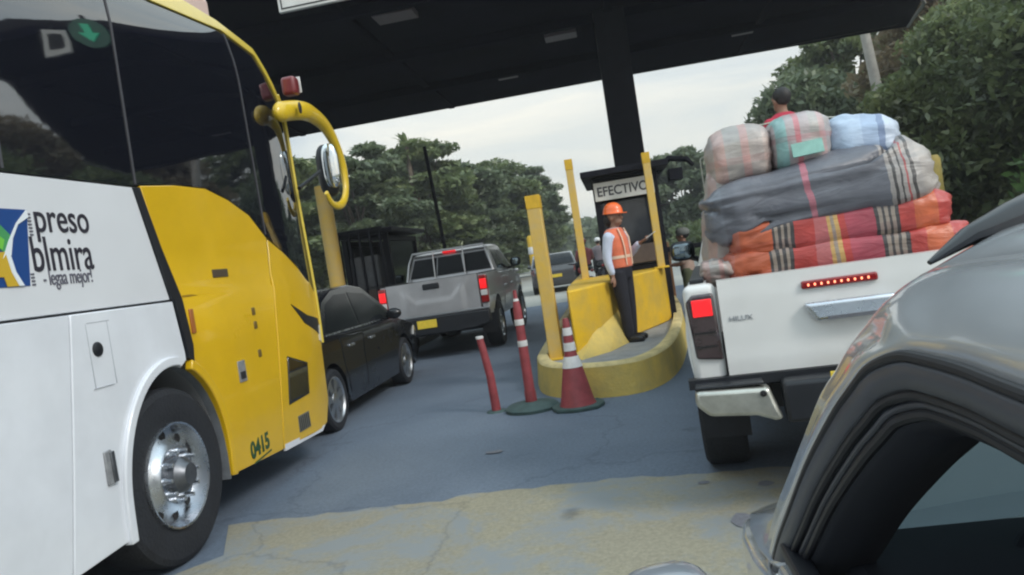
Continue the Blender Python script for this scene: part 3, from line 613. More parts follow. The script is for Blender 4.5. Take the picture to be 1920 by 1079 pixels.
# ------------------------------------------------------------------ sedan
def car(name, label, cat, paint, loc, rz=0, group=None, hw=.86):
    t = thing(name, label, cat, loc, rz, group)
    def w(y, z):
        d = hw
        if z > .86: d -= (z - .86) * .26
        if z < .5: d -= (.5 - z) * .12
        e_ = max(0, abs(y - 2.2) - 1.6); d -= e_ * e_ * .45
        d -= .012 * (1 + math.cos((z - .62) * 12)) * (1 if .4 < z < .86 else 0) * .6
        return d
    AZ = .31; RA = .36
    body = [(.02, .42), (.12, .25), (.75 - RA, .22)] + list(reversed(arch(.75, AZ, RA, 0, 180, 12))) + [(1.2, .2), (3.35 - RA, .2)] + list(reversed(arch(3.35, AZ, RA, 0, 180, 12))) + [(3.8, .2), (4.2, .24), (4.3, .42), (4.26, .6), (4.1, .70), (3.6, .81), (3.15, .90), (2.2, .90), (1.2, .92), (.5, .95), (.1, .93), (.0, .75)]
    b = MB(); v, f = sheet(body, w, 0, 1, (.3, .45, .55, .65, .75, .84), (.2, .5, 1.3, 2.2, 3., 3.6, 4.0), True); b.add(v, f); b.o('body', paint, t, True, .025)
    cab = [(.45, .93), (.95, 1.28), (1.35, 1.40), (1.9, 1.42), (2.3, 1.37), (2.75, 1.15), (3.2, .89)]
    b = MB(); v, f = sheet(cab, w, 0, 1, (1.0, 1.15, 1.28), (1., 1.5, 2., 2.5), True); b.add(v, f); b.o('roof', paint, t, True, .02)
    sw = lambda y, z: w(y, z) + .005
    for s in (1, -1):
        slab('side_window', [(.75, .965), (1.72, .955), (1.72, 1.33), (1.38, 1.335), (1.05, 1.25)], sw, .012, s, CARG, t, (1.1, 1.2))
        slab('side_window', [(1.78, .955), (2.93, .945), (2.68, 1.10), (2.3, 1.29), (1.78, 1.335)], sw, .012, s, CARG, t, (1.1, 1.2))
        slab('door', [(1.2, .3), (1.74, .28), (1.74, .88), (1.05, .90), (1.12, .6)], sw, .012, s, paint, t, (.45, .55, .65, .75, .84), bev=.004)
        d = slab('door', [(1.76, .28), (2.9, .28), (2.95, .86), (1.76, .88)], sw, .012, s, paint, t, (.45, .55, .65, .75, .84), bev=.004)
        for yy in (1.25, 1.95): MB().box(s * w(yy, .78) - .02, s * w(yy, .78) + .025 if s > 0 else s * w(yy, .78) - .025, yy, yy + .16, .77, .795).o('door_handle', CHR, t, bev=.005)
        m_ = MB().ell((s * (w(2.7, .95) + .12), 2.72, .98), (.10, .06, .07), 12, 8).o('wing_mirror', paint, t, True)
        MB().tube([(s * w(2.8, .93), 2.8, .93), (s * (w(2.7, .95) + .06), 2.74, .96)], .02, 8).o('stalk', BLACKP, m_, True)
        wheel(t, (s * (hw - .11), .75, .31), .31, .2, s, .225, 7); wheel(t, (s * (hw - .11), 3.35, .31), .31, .2, s, .225, 7)
        slab('tail_lamp', [(.03, .70), (.3, .74), (.3, .86), (.06, .88)], sw, .02, s, REDL, t); slab('headlamp', [(3.85, .60), (4.2, .55), (4.18, .64), (3.9, .72)], sw, .02, s, WLENS, t)
        slab('window_trim', [(.72, .945), (2.98, .925), (2.98, .94), (.72, .962)], lambda y, z: w(y, z) + .008, .012, s, CHR, t)
    def belt(nm, pts, ins):
        vs = []
        for (y, z) in pts:
            x_ = w(y, z) - ins
            for k in range(7): u = -1 + k / 3; vs.append((x_ * u, y + (1 - u * u) * .0, z + .006 + (1 - u * u) * .02))
        MB().add(vs, [(i * 7 + j, i * 7 + j + 1, (i + 1) * 7 + j + 1, (i + 1) * 7 + j) for i in range(len(pts) - 1) for j in range(6)]).o(nm, CARG, t, True)
    belt('windscreen', [(3.16, .915), (2.75, 1.15), (2.36, 1.345)], .07); belt('rear_window', [(.5, .965), (.95, 1.28), (1.2, 1.355)], .07)
    MB().box(-.26, .26, -.012, .03, .55, .66).o('number_plate', PLATE, t, bev=.003)
    return t
sed = car('black_sedan', 'glossy black sedan beside the coach front, behind the silver pickup', 'car', BPAINT, (-3.76, 6.46, 0))

# ------------------------------------------------------------------ pickups (local: x right, y forward, origin under the tailgate)
def pickup(name, label, paint, loc, rz, hw, top, kind):
    t = thing(name, label, 'pickup truck', loc, rz)
    zt = top; bed = 1.55
    def w(y, z):
        d = hw - .02
        d += .03 * math.exp(-((z - .85) / .2) ** 2)
        if z > zt - .06: d -= (z - zt + .06) * (.5 if y > bed else .3)
        if z < .62: d -= (.62 - z) * .15
        e_ = max(0, y - 4.2); d -= e_ * e_ * .3
        return d
    wr = .385; ya = .86; yb = 3.95
    RA = .46; AZ = .42
    side = [(.02, .62), (ya - RA, .60)] + list(reversed(arch(ya, AZ, RA, 22, 158, 12))) + [(ya + RA + .05, .48), (yb - RA - .05, .48)] + list(reversed(arch(yb, AZ, RA, 10, 170, 12))) + [(yb + RA + .02, .48), (5.0, .5), (5.08, .75), (5.02, .98), (4.6, 1.08), (3.75, 1.14)]
    side_bed = [(.02, .62), (ya - RA, .60)] + list(reversed(arch(ya, AZ, RA, 22, 158, 12))) + [(ya + RA + .05, .50), (bed, .50), (bed, zt), (.02, zt)]
    cz = (.62, .72, .8, .9, 1.0, zt - .06)
    # bed sides hollow
    for s in (1, -1):
        slab('bed_side', side_bed, w, .09, s, paint, t, cz, (.3, .6, 1.2), bev=.012)
        slab('bed_rail', [(.03, zt + .001), (bed - .02, zt + .001), (bed - .02, zt + .022), (.03, zt + .022)], lambda y, z: hw - .045, .07, s, BLACKP, t, bev=.004)
    MB().box(-hw + .1, hw - .1, .06, bed, .66, .70).o('bed_floor', BLACKP, t)
    front = [(bed + .012, .48), (yb - RA - .05, .48)] + list(reversed(arch(yb, AZ, RA, 10, 170, 12))) + [(yb + RA + .02, .48), (5.0, .5), (5.08, .75), (5.02, .98), (4.6, 1.08), (3.85, 1.14), (bed + .012, zt - .02)]
    b = MB(); v, f = sheet(front, w, 0, 1, cz, (2.2, 3, 4.4, 4.8), True); b.add(v, f); b.o('body', paint, t, True, .03)
    def wc(y, z): return w(y, min(z, zt - .02)) - .02 - max(0, z - zt + .02) * .30
    cab = [(bed + .02, zt - .03), (bed + .08, 1.5), (bed + .16, 1.72), (bed + .35, 1.77), (2.9, 1.78), (3.15, 1.72), (3.9, 1.12)]
    b = MB(); v, f = sheet(cab, wc, 0, 1, (1.3, 1.5, 1.65, 1.72), (2.4, 3), True); b.add(v, f); b.o('cab', paint, t, True, .035)
    swc = lambda y, z: wc(y, z) + .006
    for s in (1, -1):
        slab('side_window', [(bed + .28, zt + .03), (2.52, zt + .01), (2.52, 1.66), (bed + .36, 1.66)], swc, .012, s, CARG, t, (1.4, 1.5)); slab('side_window', [(2.60, zt + .01), (3.62, zt - .03), (3.10, 1.62), (2.60, 1.66)], swc, .012, s, CARG, t, (1.4, 1.5))
        for a, c in ((bed + .15, 2.54), (2.56, 3.55)):
            slab('door', [(a, .56), (c, .56), (c, zt - .04), (a, zt - .04)], lambda y, z: w(y, z) + .005, .015, s, paint, t, cz, bev=.006)
            xx = s * (w(a, .98) + .005); MB().box(min(xx, xx + s * .03), max(xx, xx + s * .03), a + .06, a + .26, .97, 1.0).o('door_handle', CHR, t, bev=.006)
        mir = MB().ell((s * (hw + .085), 3.25, zt + .10), (.11, .07, .09), 16, 10, e1=.6, e2=.7).o('wing_mirror', BLACKP, t, True)
        MB().tube([(s * (hw - .05), 3.35, zt), (s * (hw + .08), 3.28, zt + .06)], .025, 8).o('stalk', BLACKP, mir, True)
        MB().ell((s * (hw + .085), 3.185, zt + .10), (.085, .012, .07), 16, 8, e1=.6).o('mirror_glass', mat('pickup_mirror_glass', (.2, .25, .28), .03, metal=1), mir, True)
        for y_ in (ya, yb): wheel(t, (s * (hw - .10), y_, wr), wr, .25, s, .235, 6)
        MB().box(*sorted((s * (hw - .25), s * (hw - .0))), ya - .47, ya - .45, .27, .66).o('mud_flap', RUB, t, bev=.004)
    # axle and underbody
    b = MB(); b.tube([(-hw + .2, ya, wr), (hw - .2, ya, wr)], .06, 10); b.ell((.05, ya, wr), (.16, .16, .14)); b.box(-.5, -.4, .1, 4.6, .48, .6); b.box(.4, .5, .1, 4.6, .48, .6); b.o('chassis', BLACKP, t, True)
    # windows front/rear
    yb_ = bed + .06
    def bandp(zz): return (bed + .02 + (zz - zt + .03) * (.06 / (1.5 - zt + .03)) if zz < 1.5 else bed + .08 + (zz - 1.5) * (.08 / .22)) - .024
    def xw(zz): return wc(bed + .1, zz) - .06
    def rwin(nm, x0, x1, zz0, zz1, m, off=0, par=None):
        vs = []
        for zz in (zz0, zz1):
            k = xw(zz) / xw(zz0)
            for x_ in (x0 * k, x1 * k): vs += [(x_, bandp(zz) - off, zz), (x_, bandp(zz) - off + .02, zz)]
        return MB().add(vs, [(0, 2, 6, 4), (1, 5, 7, 3), (0, 4, 5, 1), (2, 3, 7, 6), (0, 1, 3, 2), (4, 6, 7, 5)]).o(nm, m, par or t)
    W0 = xw(zt + .06)
    rwin('rear_window', -W0, -W0 * .36, zt + .06, 1.66, CARG); rwin('rear_window', -W0 * .33, W0 * .33, zt + .06, 1.66, CARG); rwin('rear_window', W0 * .36, W0, zt + .06, 1.66, CARG)
    MB().box(-.12, .12, bed + .12, bed + .2, 1.725, 1.755).o('high_brake_lamp', REDON, t, bev=.005)
    vs = []
    for y_, z_ in ((3.86, 1.16), (3.5, 1.445), (3.2, 1.69)):
        for k in range(7): u = -1 + k / 3; vs.append(((wc(y_, z_) - .06) * u, y_ + .012, z_ + .008))
    MB().add(vs, [(i * 7 + j, i * 7 + j + 1, (i + 1) * 7 + j + 1, (i + 1) * 7 + j) for i in range(2) for j in range(6)]).o('windscreen', CARG, t, True)
    return t, w
# silver pickup
zt = 1.27
sp, w_ = pickup('silver_pickup', 'dusty silver double cab pickup with lit tail lamps driving away through the toll lane', SILV, (-2.98, 12.05, 0), 0, .90, zt, 0)
HX = .76
def tg_grid(hx, z0, z1, fn, m, par, y0=-.02, nx=40, nz=16):
    vs = []; 
    for j in range(nz + 1):
        for i in range(nx + 1):
            x = -hx + 2 * hx * i / nx; z = z0 + (z1 - z0) * j / nz; vs.append((x, y0 - fn(x, z), z))
    k = len(vs); vs += [(-hx, y0 + .08, z0), (hx, y0 + .08, z0), (hx, y0 + .08, z1), (-hx, y0 + .08, z1)]
    fs = [(j * (nx + 1) + i, j * (nx + 1) + i + 1, (j + 1) * (nx + 1) + i + 1, (j + 1) * (nx + 1) + i) for j in range(nz) for i in range(nx)]
    fs += [(k, k + 3, k + 2, k + 1), tuple(range(nx, -1, -1)) + (k, k + 1), tuple(nz * (nx + 1) + i for i in range(nx + 1)) + (k + 2, k + 3),
           tuple(j * (nx + 1) for j in range(nz + 1)) + (k + 3, k), tuple(j * (nx + 1) + nx for j in range(nz, -1, -1)) + (k + 1, k + 2)]
    return MB().add(vs, fs).o('tailgate', m, par, True, ang=45)
def fs_(x, z):
    d = 0.0
    ax = abs(x); lip_ = 1.0 if z > 1.0 - max(0, ax - .22) * -.0 else 0
    u = max(ax - .30, 0) * .9
    # raised bowl outline
    edge = (1.15 - z) - (.19 - u * 1.1)
    d += .015 / (1 + math.exp(-edge * 60)) * (1 if ax < .46 else max(0, 1 - (ax - .46) * 12))
    d += .012 * math.cos((z - 1.0) * 3)
    return d
tg = tg_grid(HX, .74, zt + .01, fs_, SILV, sp)
MB().box(-.15, .13, -.055, -.02, 1.14, 1.235).o('handle', BLACKP, tg, bev=.02)
for s in (1, -1):
    lm = MB().box(min(s * .775, s * .905), max(s * .775, s * .905), -.03, .10, .80, 1.25).o('tail_lamp', REDL, sp, bev=.02)
    a, c = sorted((s * .785, s * .895)); MB().box(a, c, -.038, -.01, 1.03, 1.19).o('lit_lens', REDON, lm, bev=.01)
    MB().box(a, c, -.038, -.01, .92, 1.01).o('clear_lens', WLENS, lm, bev=.008)
    MB().box(a, c, .0, .04, .6, .79).o('corner_panel', SILV, sp, bev=.01)
bp = MB().prism([(-.9, .70), (-.9, .50), (-.62, .42), (.62, .42), (.9, .50), (.9, .70), (.5, .71), (-.5, .71)], 'y', -.13, .02).o('rear_bumper', BLACKP, sp, bev=.025)
MB().box(-.9, .9, -.05, .0, .705, .74).o('bumper_top', mat('bumper_chrome', (.35, .36, .38), .3, metal=.8), sp, bev=.01)
MB().box(-.30, .02, -.152, -.13, .53, .66).o('number_plate', PLATE, sp, bev=.004)
# cab rack frame
b = MB(); b.tube([(-.80, 1.45, zt), (-.74, 1.55, 1.6), (-.66, 1.58, 1.78), (.66, 1.58, 1.78), (.74, 1.55, 1.6), (.80, 1.45, zt)], .022, 8)
for x in (-.28, .28): b.tube([(x, 1.50, zt + .02), (x, 1.57, 1.78)], .014, 8)
b.o('cab_rack', mat('rack_silver', (.55, .56, .58), .35, metal=.6), sp, True)

# white pickup
zt = 1.155
wp, w_ = pickup('white_pickup', 'white pickup piled high with rolled plaid bedding, chrome tailgate handle and bumper', WPAINT, (1.165, 3.785, 0), R(-7), .875, zt, 1)
def fw(x, z):
    d = .012 * math.cos((z - .95) * 4)
    d += .008 / (1 + math.exp(-(.80 - z) * 90)) - .004 / (1 + math.exp(-(z - 1.10) * 120))
    return d
tg = tg_grid(.70, .69, zt + .005, fw, WPAINT, wp)
b = MB(); b.prism([(-.32, 1.0), (.09, 1.0), (.04, .91), (-.27, .91)], 'y', -.085, -.03); b.o('handle', CHR, tg, bev=.018, seg=3)
b = MB(); b.box(-.22, .0, -.09, -.084, .913, .93); b.o('handle_shade_strip', mat('handle_shadow', (.2, .2, .22), .4, metal=.8), tg)  # darker strip: shade painted along the handle's lower edge
lb = MB().box(-.315, .025, -.05, -.03, 1.065, 1.105).o('brake_light_bar', REDL, tg, bev=.015, seg=3)
b = MB()
for k in range(10): b.box(-.288 + k * .0295, -.279 + k * .0295, -.056, -.0502, 1.078, 1.09)
b.o('led', LEDS, lb, bev=.003)
text('badge_lettering', 'HILUX', .034, mat('badge_grey', (.33, .34, .36), .4, metal=.6), tg, (-.665, -.034, .955), (1, 0, 0), (0, 0, 1), .003, 1.15)
for s in (1, -1):
    a, c = sorted((s * .71, s * .87))
    cp_ = MB().box(a, c, -.015, .12, .635, 1.15).o('corner_panel', WPAINT, wp, bev=.035, seg=4)
    lm = MB().prism([(s * .715, .77), (s * .845, .785), (s * .862, 1.07), (s * .83, 1.105), (s * .725, 1.105)], 'y', -.035, .14).o('tail_lamp', SMOKE, wp, bev=.012)
    a, c = sorted((s * .737, s * .833)); MB().box(a, c, -.044, -.0352, .995, 1.08).o('lit_lens', REDON, lm, bev=.008, seg=3)
    a, c = sorted((s * .737, s * .84))
    for z in (.84, .91): MB().box(a, c, -.040, -.0352, z, z + .008).o('lens_rib', GAP, lm)
    # bumper chrome corner
    pl = [(s * .87, .655), (s * .875, .59), (s * .815, .53), (s * .60, .515), (s * .52, .485), (s * .48, .49), (s * .50, .545), (s * .53, .645)]
    q = MB().prism(pl, 'y', -.20, -.08).o('bumper_corner', mat('bumper_satin_chrome', (.55, .55, .50), .3, metal=.75, var=.25, vscale=9, bump=.2, bscale=8), wp, bev=.02, seg=3)
    MB().lathe([(.001, -.012), (.012, -.010), (.016, 0)], (s * .56, -.20, .62), 'y', 12).o('sensor', GAP, q, True)
    MB().box(*sorted((s * .55, s * .87)), -.17, -.01, .656, .672).o('bumper_step', BLACKP, wp, bev=.006)
MB().box(-.47, .47, -.21, -.05, .47, .665).o('bumper_step', BLACKP, wp, bev=.02)
MB().box(-.9, .9, -.06, .01, .640, .688).o('bumper_gap', BLACKP, wp)
pl_ = MB().box(-.16, .16, -.225, -.211, .50, .65).o('number_plate', PLATE, wp, bev=.003)
bpy.data.objects[pl_.name].location = (-.10, 0, .045)
b = MB(); b.box(-.02 - .11, -.02 + .11, -.2265, -.2252, .65, .654); b.o('plate_mark', GAP, wp)

# ------------------------------------------------------------------ bedding bundles
def fabric(name, base, bands, axis='x', extra=None, rough=.42, warp=.03, cross=None):
    """bands: list of (pos, colour) constant ramp along the bundle, pos 0..1"""
    m = bpy.data.materials.new(name); m.use_nodes = True; n = m.node_tree.nodes; l = m.node_tree.links; p = n['Principled BSDF']
    t = n.new('ShaderNodeTexCoord'); z = n.new('ShaderNodeTexNoise'); z.inputs['Scale'].default_value = 5; z.inputs['Detail'].default_value = 3; l.new(t.outputs['Object'], z.inputs[0])
    va = n.new('ShaderNodeVectorMath'); va.operation = 'MULTIPLY_ADD'; va.inputs[1].default_value = (warp, warp, warp); l.new(z.outputs['Color'], va.inputs[0]); l.new(t.outputs['Generated'], va.inputs[2])
    s = n.new('ShaderNodeSeparateXYZ'); l.new(va.outputs[0], s.inputs[0])
    def ramp(out_, bs):
        r = n.new('ShaderNodeValToRGB'); r.color_ramp.interpolation = 'CONSTANT'; els = r.color_ramp.elements
        els[0].position = 0; els[0].color = (*bs[0][1], 1); els[1].position = bs[1][0]; els[1].color = (*bs[1][1], 1)
        for q, c in bs[2:]: e_ = els.new(q); e_.color = (*c, 1)
        l.new(out_, r.inputs[0]); return r.outputs[0]
    col = ramp(s.outputs[axis.upper()], [(0, base)] + bands)
    if cross:
        c2 = ramp(s.outputs[cross[0].upper()], cross[1]); x = n.new('ShaderNodeMix'); x.data_type = 'RGBA'; x.blend_type = 'MULTIPLY'; x.inputs[0].default_value = .8
        l.new(col, x.inputs[6]); l.new(c2, x.inputs[7]); col = x.outputs[2]
    zz = n.new('ShaderNodeTexNoise'); zz.inputs['Scale'].default_value = 9; zz.inputs['Detail'].default_value = 6; l.new(t.outputs['Object'], zz.inputs[0])
    r2 = n.new('ShaderNodeValToRGB'); r2.color_ramp.elements[0].position = .3; r2.color_ramp.elements[0].color = (.75, .75, .78, 1); r2.color_ramp.elements[1].position = .7; r2.color_ramp.elements[1].color = (1.1, 1.1, 1.1, 1); l.new(zz.outputs[0], r2.inputs[0])
    x = n.new('ShaderNodeMix'); x.data_type = 'RGBA'; x.blend_type = 'MULTIPLY'; x.inputs[0].default_value = 1; l.new(col, x.inputs[6]); l.new(r2.outputs[0], x.inputs[7]); l.new(x.outputs[2], p.inputs['Base Color'])
    p.inputs['Roughness'].default_value = rough; p.inputs['Coat Weight'].default_value = .35; p.inputs['Coat Roughness'].default_value = .22
    wv = n.new('ShaderNodeTexNoise'); wv.inputs['Scale'].default_value = 7; wv.inputs['Detail'].default_value = 7; wv.inputs['Distortion'].default_value = 1.6; wv.inputs['Roughness'].default_value = .6
    mp_ = n.new('ShaderNodeMapping'); mp_.inputs['Scale'].default_value = (.7, 1, 2.2); l.new(t.outputs['Object'], mp_.inputs[0]); l.new(mp_.outputs[0], wv.inputs[0])
    bb = n.new('ShaderNodeBump'); bb.inputs['Strength'].default_value = .32; bb.inputs['Distance'].default_value = .03; l.new(wv.outputs[0], bb.inputs['Height']); l.new(bb.outputs[0], p.inputs['Normal']); l.new(bb.outputs[0], p.inputs['Coat Normal'])
    return m
def bundle(name, label, c, r, m, rot=(0, 0, 0), e1=.6, e2=.55, seed=0, sag=.0, nn=(120, 70), amp=.009, folds=(), lump=.045):
    o_ = MB().ell((0, 0, 0), r, nn[0], nn[1], e1=e1, e2=e2)
    vs = []; sd = Vector((seed * 7.3, seed * 1.7, seed * 3.1))
    for v in o_.v:
        v = Vector(v); u = Vector((v.x / r[0], v.y / r[1], v.z / r[2])); wp_ = v + Vector((noise.noise(v * 3 + sd), noise.noise(v * 3 - sd), noise.noise(v * 3 + sd * 2))) * .06
        q = noise.noise(v * 3.2 + sd) * lump
        q += (abs(noise.noise(Vector((wp_.x * 6, wp_.y * 5, wp_.z * 16)) + sd)) * 2 - .5) * amp + (abs(noise.noise(Vector((wp_.x * 15, wp_.y * 8, wp_.z * 9)) + sd * 2)) * 2 - .5) * amp * .55
        q += noise.noise(wp_ * 26 + sd) * amp * .22
        th = math.atan2(u.z, u.y); en = max(0, abs(u.x) - .72) / .28; q += math.cos(th * 13 + 5 * noise.noise(v * 4 + sd)) * .007 * en
        for fp, fa in folds:
            dd = (u.x * math.cos(fp[1]) + u.z * math.sin(fp[1]) - fp[0]) + .12 * noise.noise(v * 5 + sd); q -= fa * math.exp(-(dd / .035) ** 2) - fa * .5 * math.exp(-((dd - .10) / .07) ** 2)
        d = Vector((u.x * .5, u.y, u.z)).normalized(); v = v + d * q
        v.z -= sag * (u.x ** 2) * .5
        vs.append(v)
    o_.v = [tuple(v) for v in vs]
    o = o_.o(name, m, None, True, ang=120); o.location = c; o.rotation_euler = rot
    return setp(o, label, 'bedding bundle', 'bedding bundles loaded on the white pickup')
tan_ = (.33, .27, .22); blk = (.06, .055, .055); rd = (.50, .06, .05); orr = (.58, .13, .05); pk = (.50, .14, .14); yl = (.58, .36, .12)
def stripes(p0, back, w=.014):
    o_ = []
    for k in range(4): o_ += [(p0 + k * w * 2, blk), (p0 + k * w * 2 + w, tan_)]
    o_[-1] = (p0 + 7 * w, back); return o_
plaid = fabric('red_plaid_fabric', (.55, .16, .10), [(.08, orr)] + stripes(.22, rd) + [(.40, pk), (.46, yl), (.475, tan_), (.49, yl), (.51, rd), (.54, (.42, .07, .10))] + stripes(.66, rd) + [(.82, orr), (.92, rd)], cross=('z', [(0, (1, 1, 1)), (.30, (.85, .75, .8)), (.45, (1, 1, 1)), (.7, (.9, .82, .85)), (.8, (1, 1, 1))]))
RZ = R(-7)
bundle('bedding_bundle', 'orange red plaid bundle lowest on the load, right behind the tailgate top', (1.175, 4.36, 1.185), (.60, .38, .13), plaid, (0, 0, RZ), .5, .3, 1, folds=(((-.7, R(50)), .02),))
bundle('bedding_bundle', 'red plaid bundle with black and tan stripes lying under the big grey roll', (1.165, 4.37, 1.33), (.545, .40, .12), plaid, (0, R(-1), RZ), .5, .3, 2, folds=(((-.75, R(-40)), .02),))
gr = (.135, .14, .165); lg = (.36, .33, .31)
greyf = fabric('grey_bedding_fabric', (.155, .165, .195), [(.13, gr), (.47, (.45, .16, .20)), (.50, gr), (.80, lg)] + [(.815 + 0, blk), (.825, lg), (.84, blk), (.85, lg), (.865, (.4, .08, .08)), (.875, lg), (.89, blk), (.905, lg), (.93, (.40, .36, .33))], warp=.06)
bundle('bedding_bundle', 'big dark grey roll with a striped cream right end across the middle of the load', (1.09, 4.4, 1.515), (.57, .44, .188), greyf, (0, R(-4), RZ), .55, .3, 3, sag=.03, folds=(((-.05, R(-40)), .05), ((-.62, R(35)), .03), ((.2, R(80)), .015)))
pinkf = fabric('pink_plaid_fabric', (.42, .36, .33), [(.15, (.50, .34, .30)), (.32, (.40, .36, .33)), (.55, (.52, .33, .30)), (.66, (.42, .36, .33)), (.85, (.48, .38, .34))], cross=('z', [(0, (1, 1, 1)), (.4, (1, .85, .85)), (.5, (1, 1, 1)), (.7, (.92, .97, 1))]))
bundle('bedding_bundle', 'pale pink plaid roll standing at the top left of the load', (.76, 4.5, 1.765), (.172, .42, .175), pinkf, (0, 0, RZ), .6, .5, 4, nn=(80, 60))
tealf = fabric('pink_teal_fabric', (.42, .37, .37), [(.12, (.28, .48, .46)), (.28, (.42, .37, .37)), (.40, (.55, .22, .24)), (.48, (.44, .38, .38)), (.62, (.40, .38, .36)), (.75, (.50, .36, .35)), (.84, (.42, .39, .38))], cross=('z', [(0, (1, 1, 1)), (.52, (1, .72, .74)), (.60, (1, 1, 1))]))
bundle('bedding_bundle', 'pink and teal checked roll in the middle of the top row', (1.07, 4.48, 1.785), (.158, .42, .165), tealf, (0, 0, RZ), .6, .5, 5, nn=(80, 60))
tp = MB().box(-.075, .075, -.012, .0, -.035, .035).o('paper_tag', mat('teal_label', (.28, .52, .46), .5, var=.2, vscale=20), None)
tp.location = (1.03, 4.045, 1.745); tp.rotation_euler = (R(-12), R(-3), RZ); setp(tp, 'pale green paper tag stuck on the middle roll of the top row', 'tag')
bluef = fabric('pale_blue_fabric', (.32, .42, .56), [(.2, (.42, .52, .66)), (.55, (.34, .43, .58)), (.75, (.20, .26, .40)), (.82, (.50, .57, .68))], warp=.2)
bundle('bedding_bundle', 'shiny pale blue roll at the top right of the load', (1.385, 4.48, 1.745), (.19, .42, .148), bluef, (0, R(6), RZ), .65, .5, 6, nn=(80, 60), amp=.012)
bundle('bedding_bundle', 'tall cream and pink wrapped bedding hanging down the left edge of the load', (.665, 4.6, 1.45), (.13, .45, .38), pinkf, (0, R(7), RZ), .7, .6, 7, nn=(70, 60))
bundle('bedding_bundle', 'cream crumpled bedding end tucked behind the left tailgate corner', (.53, 4.22, 1.18), (.11, .2, .10), pinkf, (0, 0, RZ), .8, .7, 8, nn=(60, 40), amp=.02)
rp = thing('tie_rope', 'thin pale rope stretched over the top row of bedding', 'rope', (.62, 4.5, 1.12))
ROPE = mat('rope_pale', (.45, .45, .38), .8)
b = MB(); b.tube([(-.06, 0, .02), (-.06, .03, .70), (.14, .02, .825), (.45, .0, .845), (.80, -.04, .785), (.98, -.08, .66)], .004, 6); b.o('rope', ROPE, rp, True)

# ------------------------------------------------------------------ people
SKIN = mat('skin_brown', (.28, .15, .10), .55, var=.15, vscale=12)
def remesh(parts, voxel, name, m, parent, it=4):
    me = bpy.data.meshes.new(name); b = MB()
    for f in parts: f(b)
    me.from_pydata(b.v, [], b.f); me.update()
    bm = bmesh.new(); bm.from_mesh(me); bmesh.ops.recalc_face_normals(bm, faces=bm.faces); bm.to_mesh(me); bm.free()
    o = bpy.data.objects.new('tmp', me); C.objects.link(o)
    r = o.modifiers.new('r', 'REMESH'); r.mode = 'VOXEL'; r.voxel_size = voxel
    s = o.modifiers.new('s', 'SMOOTH'); s.factor = .5; s.iterations = it
    me2 = bpy.data.meshes.new_from_object(o.evaluated_get(bpy.context.evaluated_depsgraph_get())); bpy.data.objects.remove(o)
    return fin(name, me2, m, parent, True, ang=180)
def limb(b, pts, rad, n=14, sq=1.):
    P = bez(pts, 4); k = len(P); q = [rad[min(int(i / 4), len(rad) - 1)] + (rad[min(int(i / 4) + 1, len(rad) - 1)] - rad[min(int(i / 4), len(rad) - 1)]) * ((i / 4) % 1) for i in range(k)]
    b.tube(P, q, n, sq=sq); b.ell(P[0], (q[0],) * 3, 10, 6); b.ell(P[-1], (q[-1],) * 3, 10, 6)
def torso(b, rings, n=20):
    vs = []
    for (x, y, z, rx, ry) in rings:
        for j in range(n): th = 2 * math.pi * j / n; vs.append((x + rx * math.copysign(abs(math.cos(th)) ** .85, math.cos(th)), y + ry * math.sin(th), z))
    k = len(rings); b.add(vs, [(i * n + j, i * n + (j + 1) % n, (i + 1) * n + (j + 1) % n, (i + 1) * n + j) for i in range(k - 1) for j in range(n)] + [tuple(range(n - 1, -1, -1)), tuple((k - 1) * n + j for j in range(n))])
def hand(b, wrist, dirv, side, curl=.5, up_=(0, 0, 1)):
    d = Vector(dirv).normalized(); s = d.cross(Vector(up_)).normalized() * side; nrm = s.cross(d).normalized(); w0 = Vector(wrist)
    b.tube([w0, w0 + d * .045, w0 + d * .085], [.024, .034, .034], 10, sq=.5, upv=tuple(s))
    for k, L_ in enumerate((.062, .072, .067, .052)):
        a = w0 + d * .08 + s * (.026 - k * .0175); p1 = a + d * L_ * .5 - nrm * curl * .012; p2 = p1 + d * L_ * (.3 - curl * .1) - nrm * curl * .028
        b.tube([a, p1, p2], [.0092, .0085, .0075], 8)
    a = w0 + d * .025 + s * .03; b.tube([a, a + s * .022 + d * .028 - nrm * .01, a + s * .024 + d * .055 - nrm * .018], [.012, .0105, .009], 8)
def headf(b, c, yaw=0, s=1.):
    # facing +y local, rotated by yaw
    M = Matrix.Rotation(yaw, 3, 'Z')
    P = lambda v: tuple(Vector(c) + M @ (Vector(v) * s))
    b.ell(P((0, -.005, .02)), (.074 * s, .092 * s, .095 * s), 20, 14, rot=(0, 0, yaw)); b.ell(P((0, .028, -.055)), (.052 * s, .062 * s, .06 * s), 16, 10, rot=(0, 0, yaw))
    b.ell(P((0, .098, -.018)), (.013 * s, .02 * s, .022 * s), 10, 8, rot=(0, 0, yaw)); b.ell(P((0, .088, .006)), (.011 * s, .014 * s, .03 * s), 10, 8, rot=(0, 0, yaw))
    b.ell(P((0, .082, -.062)), (.026 * s, .014 * s, .009 * s), 10, 8, rot=(0, 0, yaw))
    for q in (-1, 1): b.ell(P((q * .077, -.005, -.012)), (.012 * s, .022 * s, .032 * s), 10, 8, rot=(0, 0, yaw)); b.ell(P((q * .03, .08, .028)), (.024 * s, .012 * s, .009 * s), 8, 6, rot=(0, 0, yaw))
    return P
def eyes(P, parent, s=1.):
    for q in (-1, 1):
        e_ = MB().ell(P((q * .03, .086, .008)), (.011 * s, .007 * s, .006 * s), 10, 8).o('eye', mat('eye_dark', (.03, .02, .02), .2), parent, True)
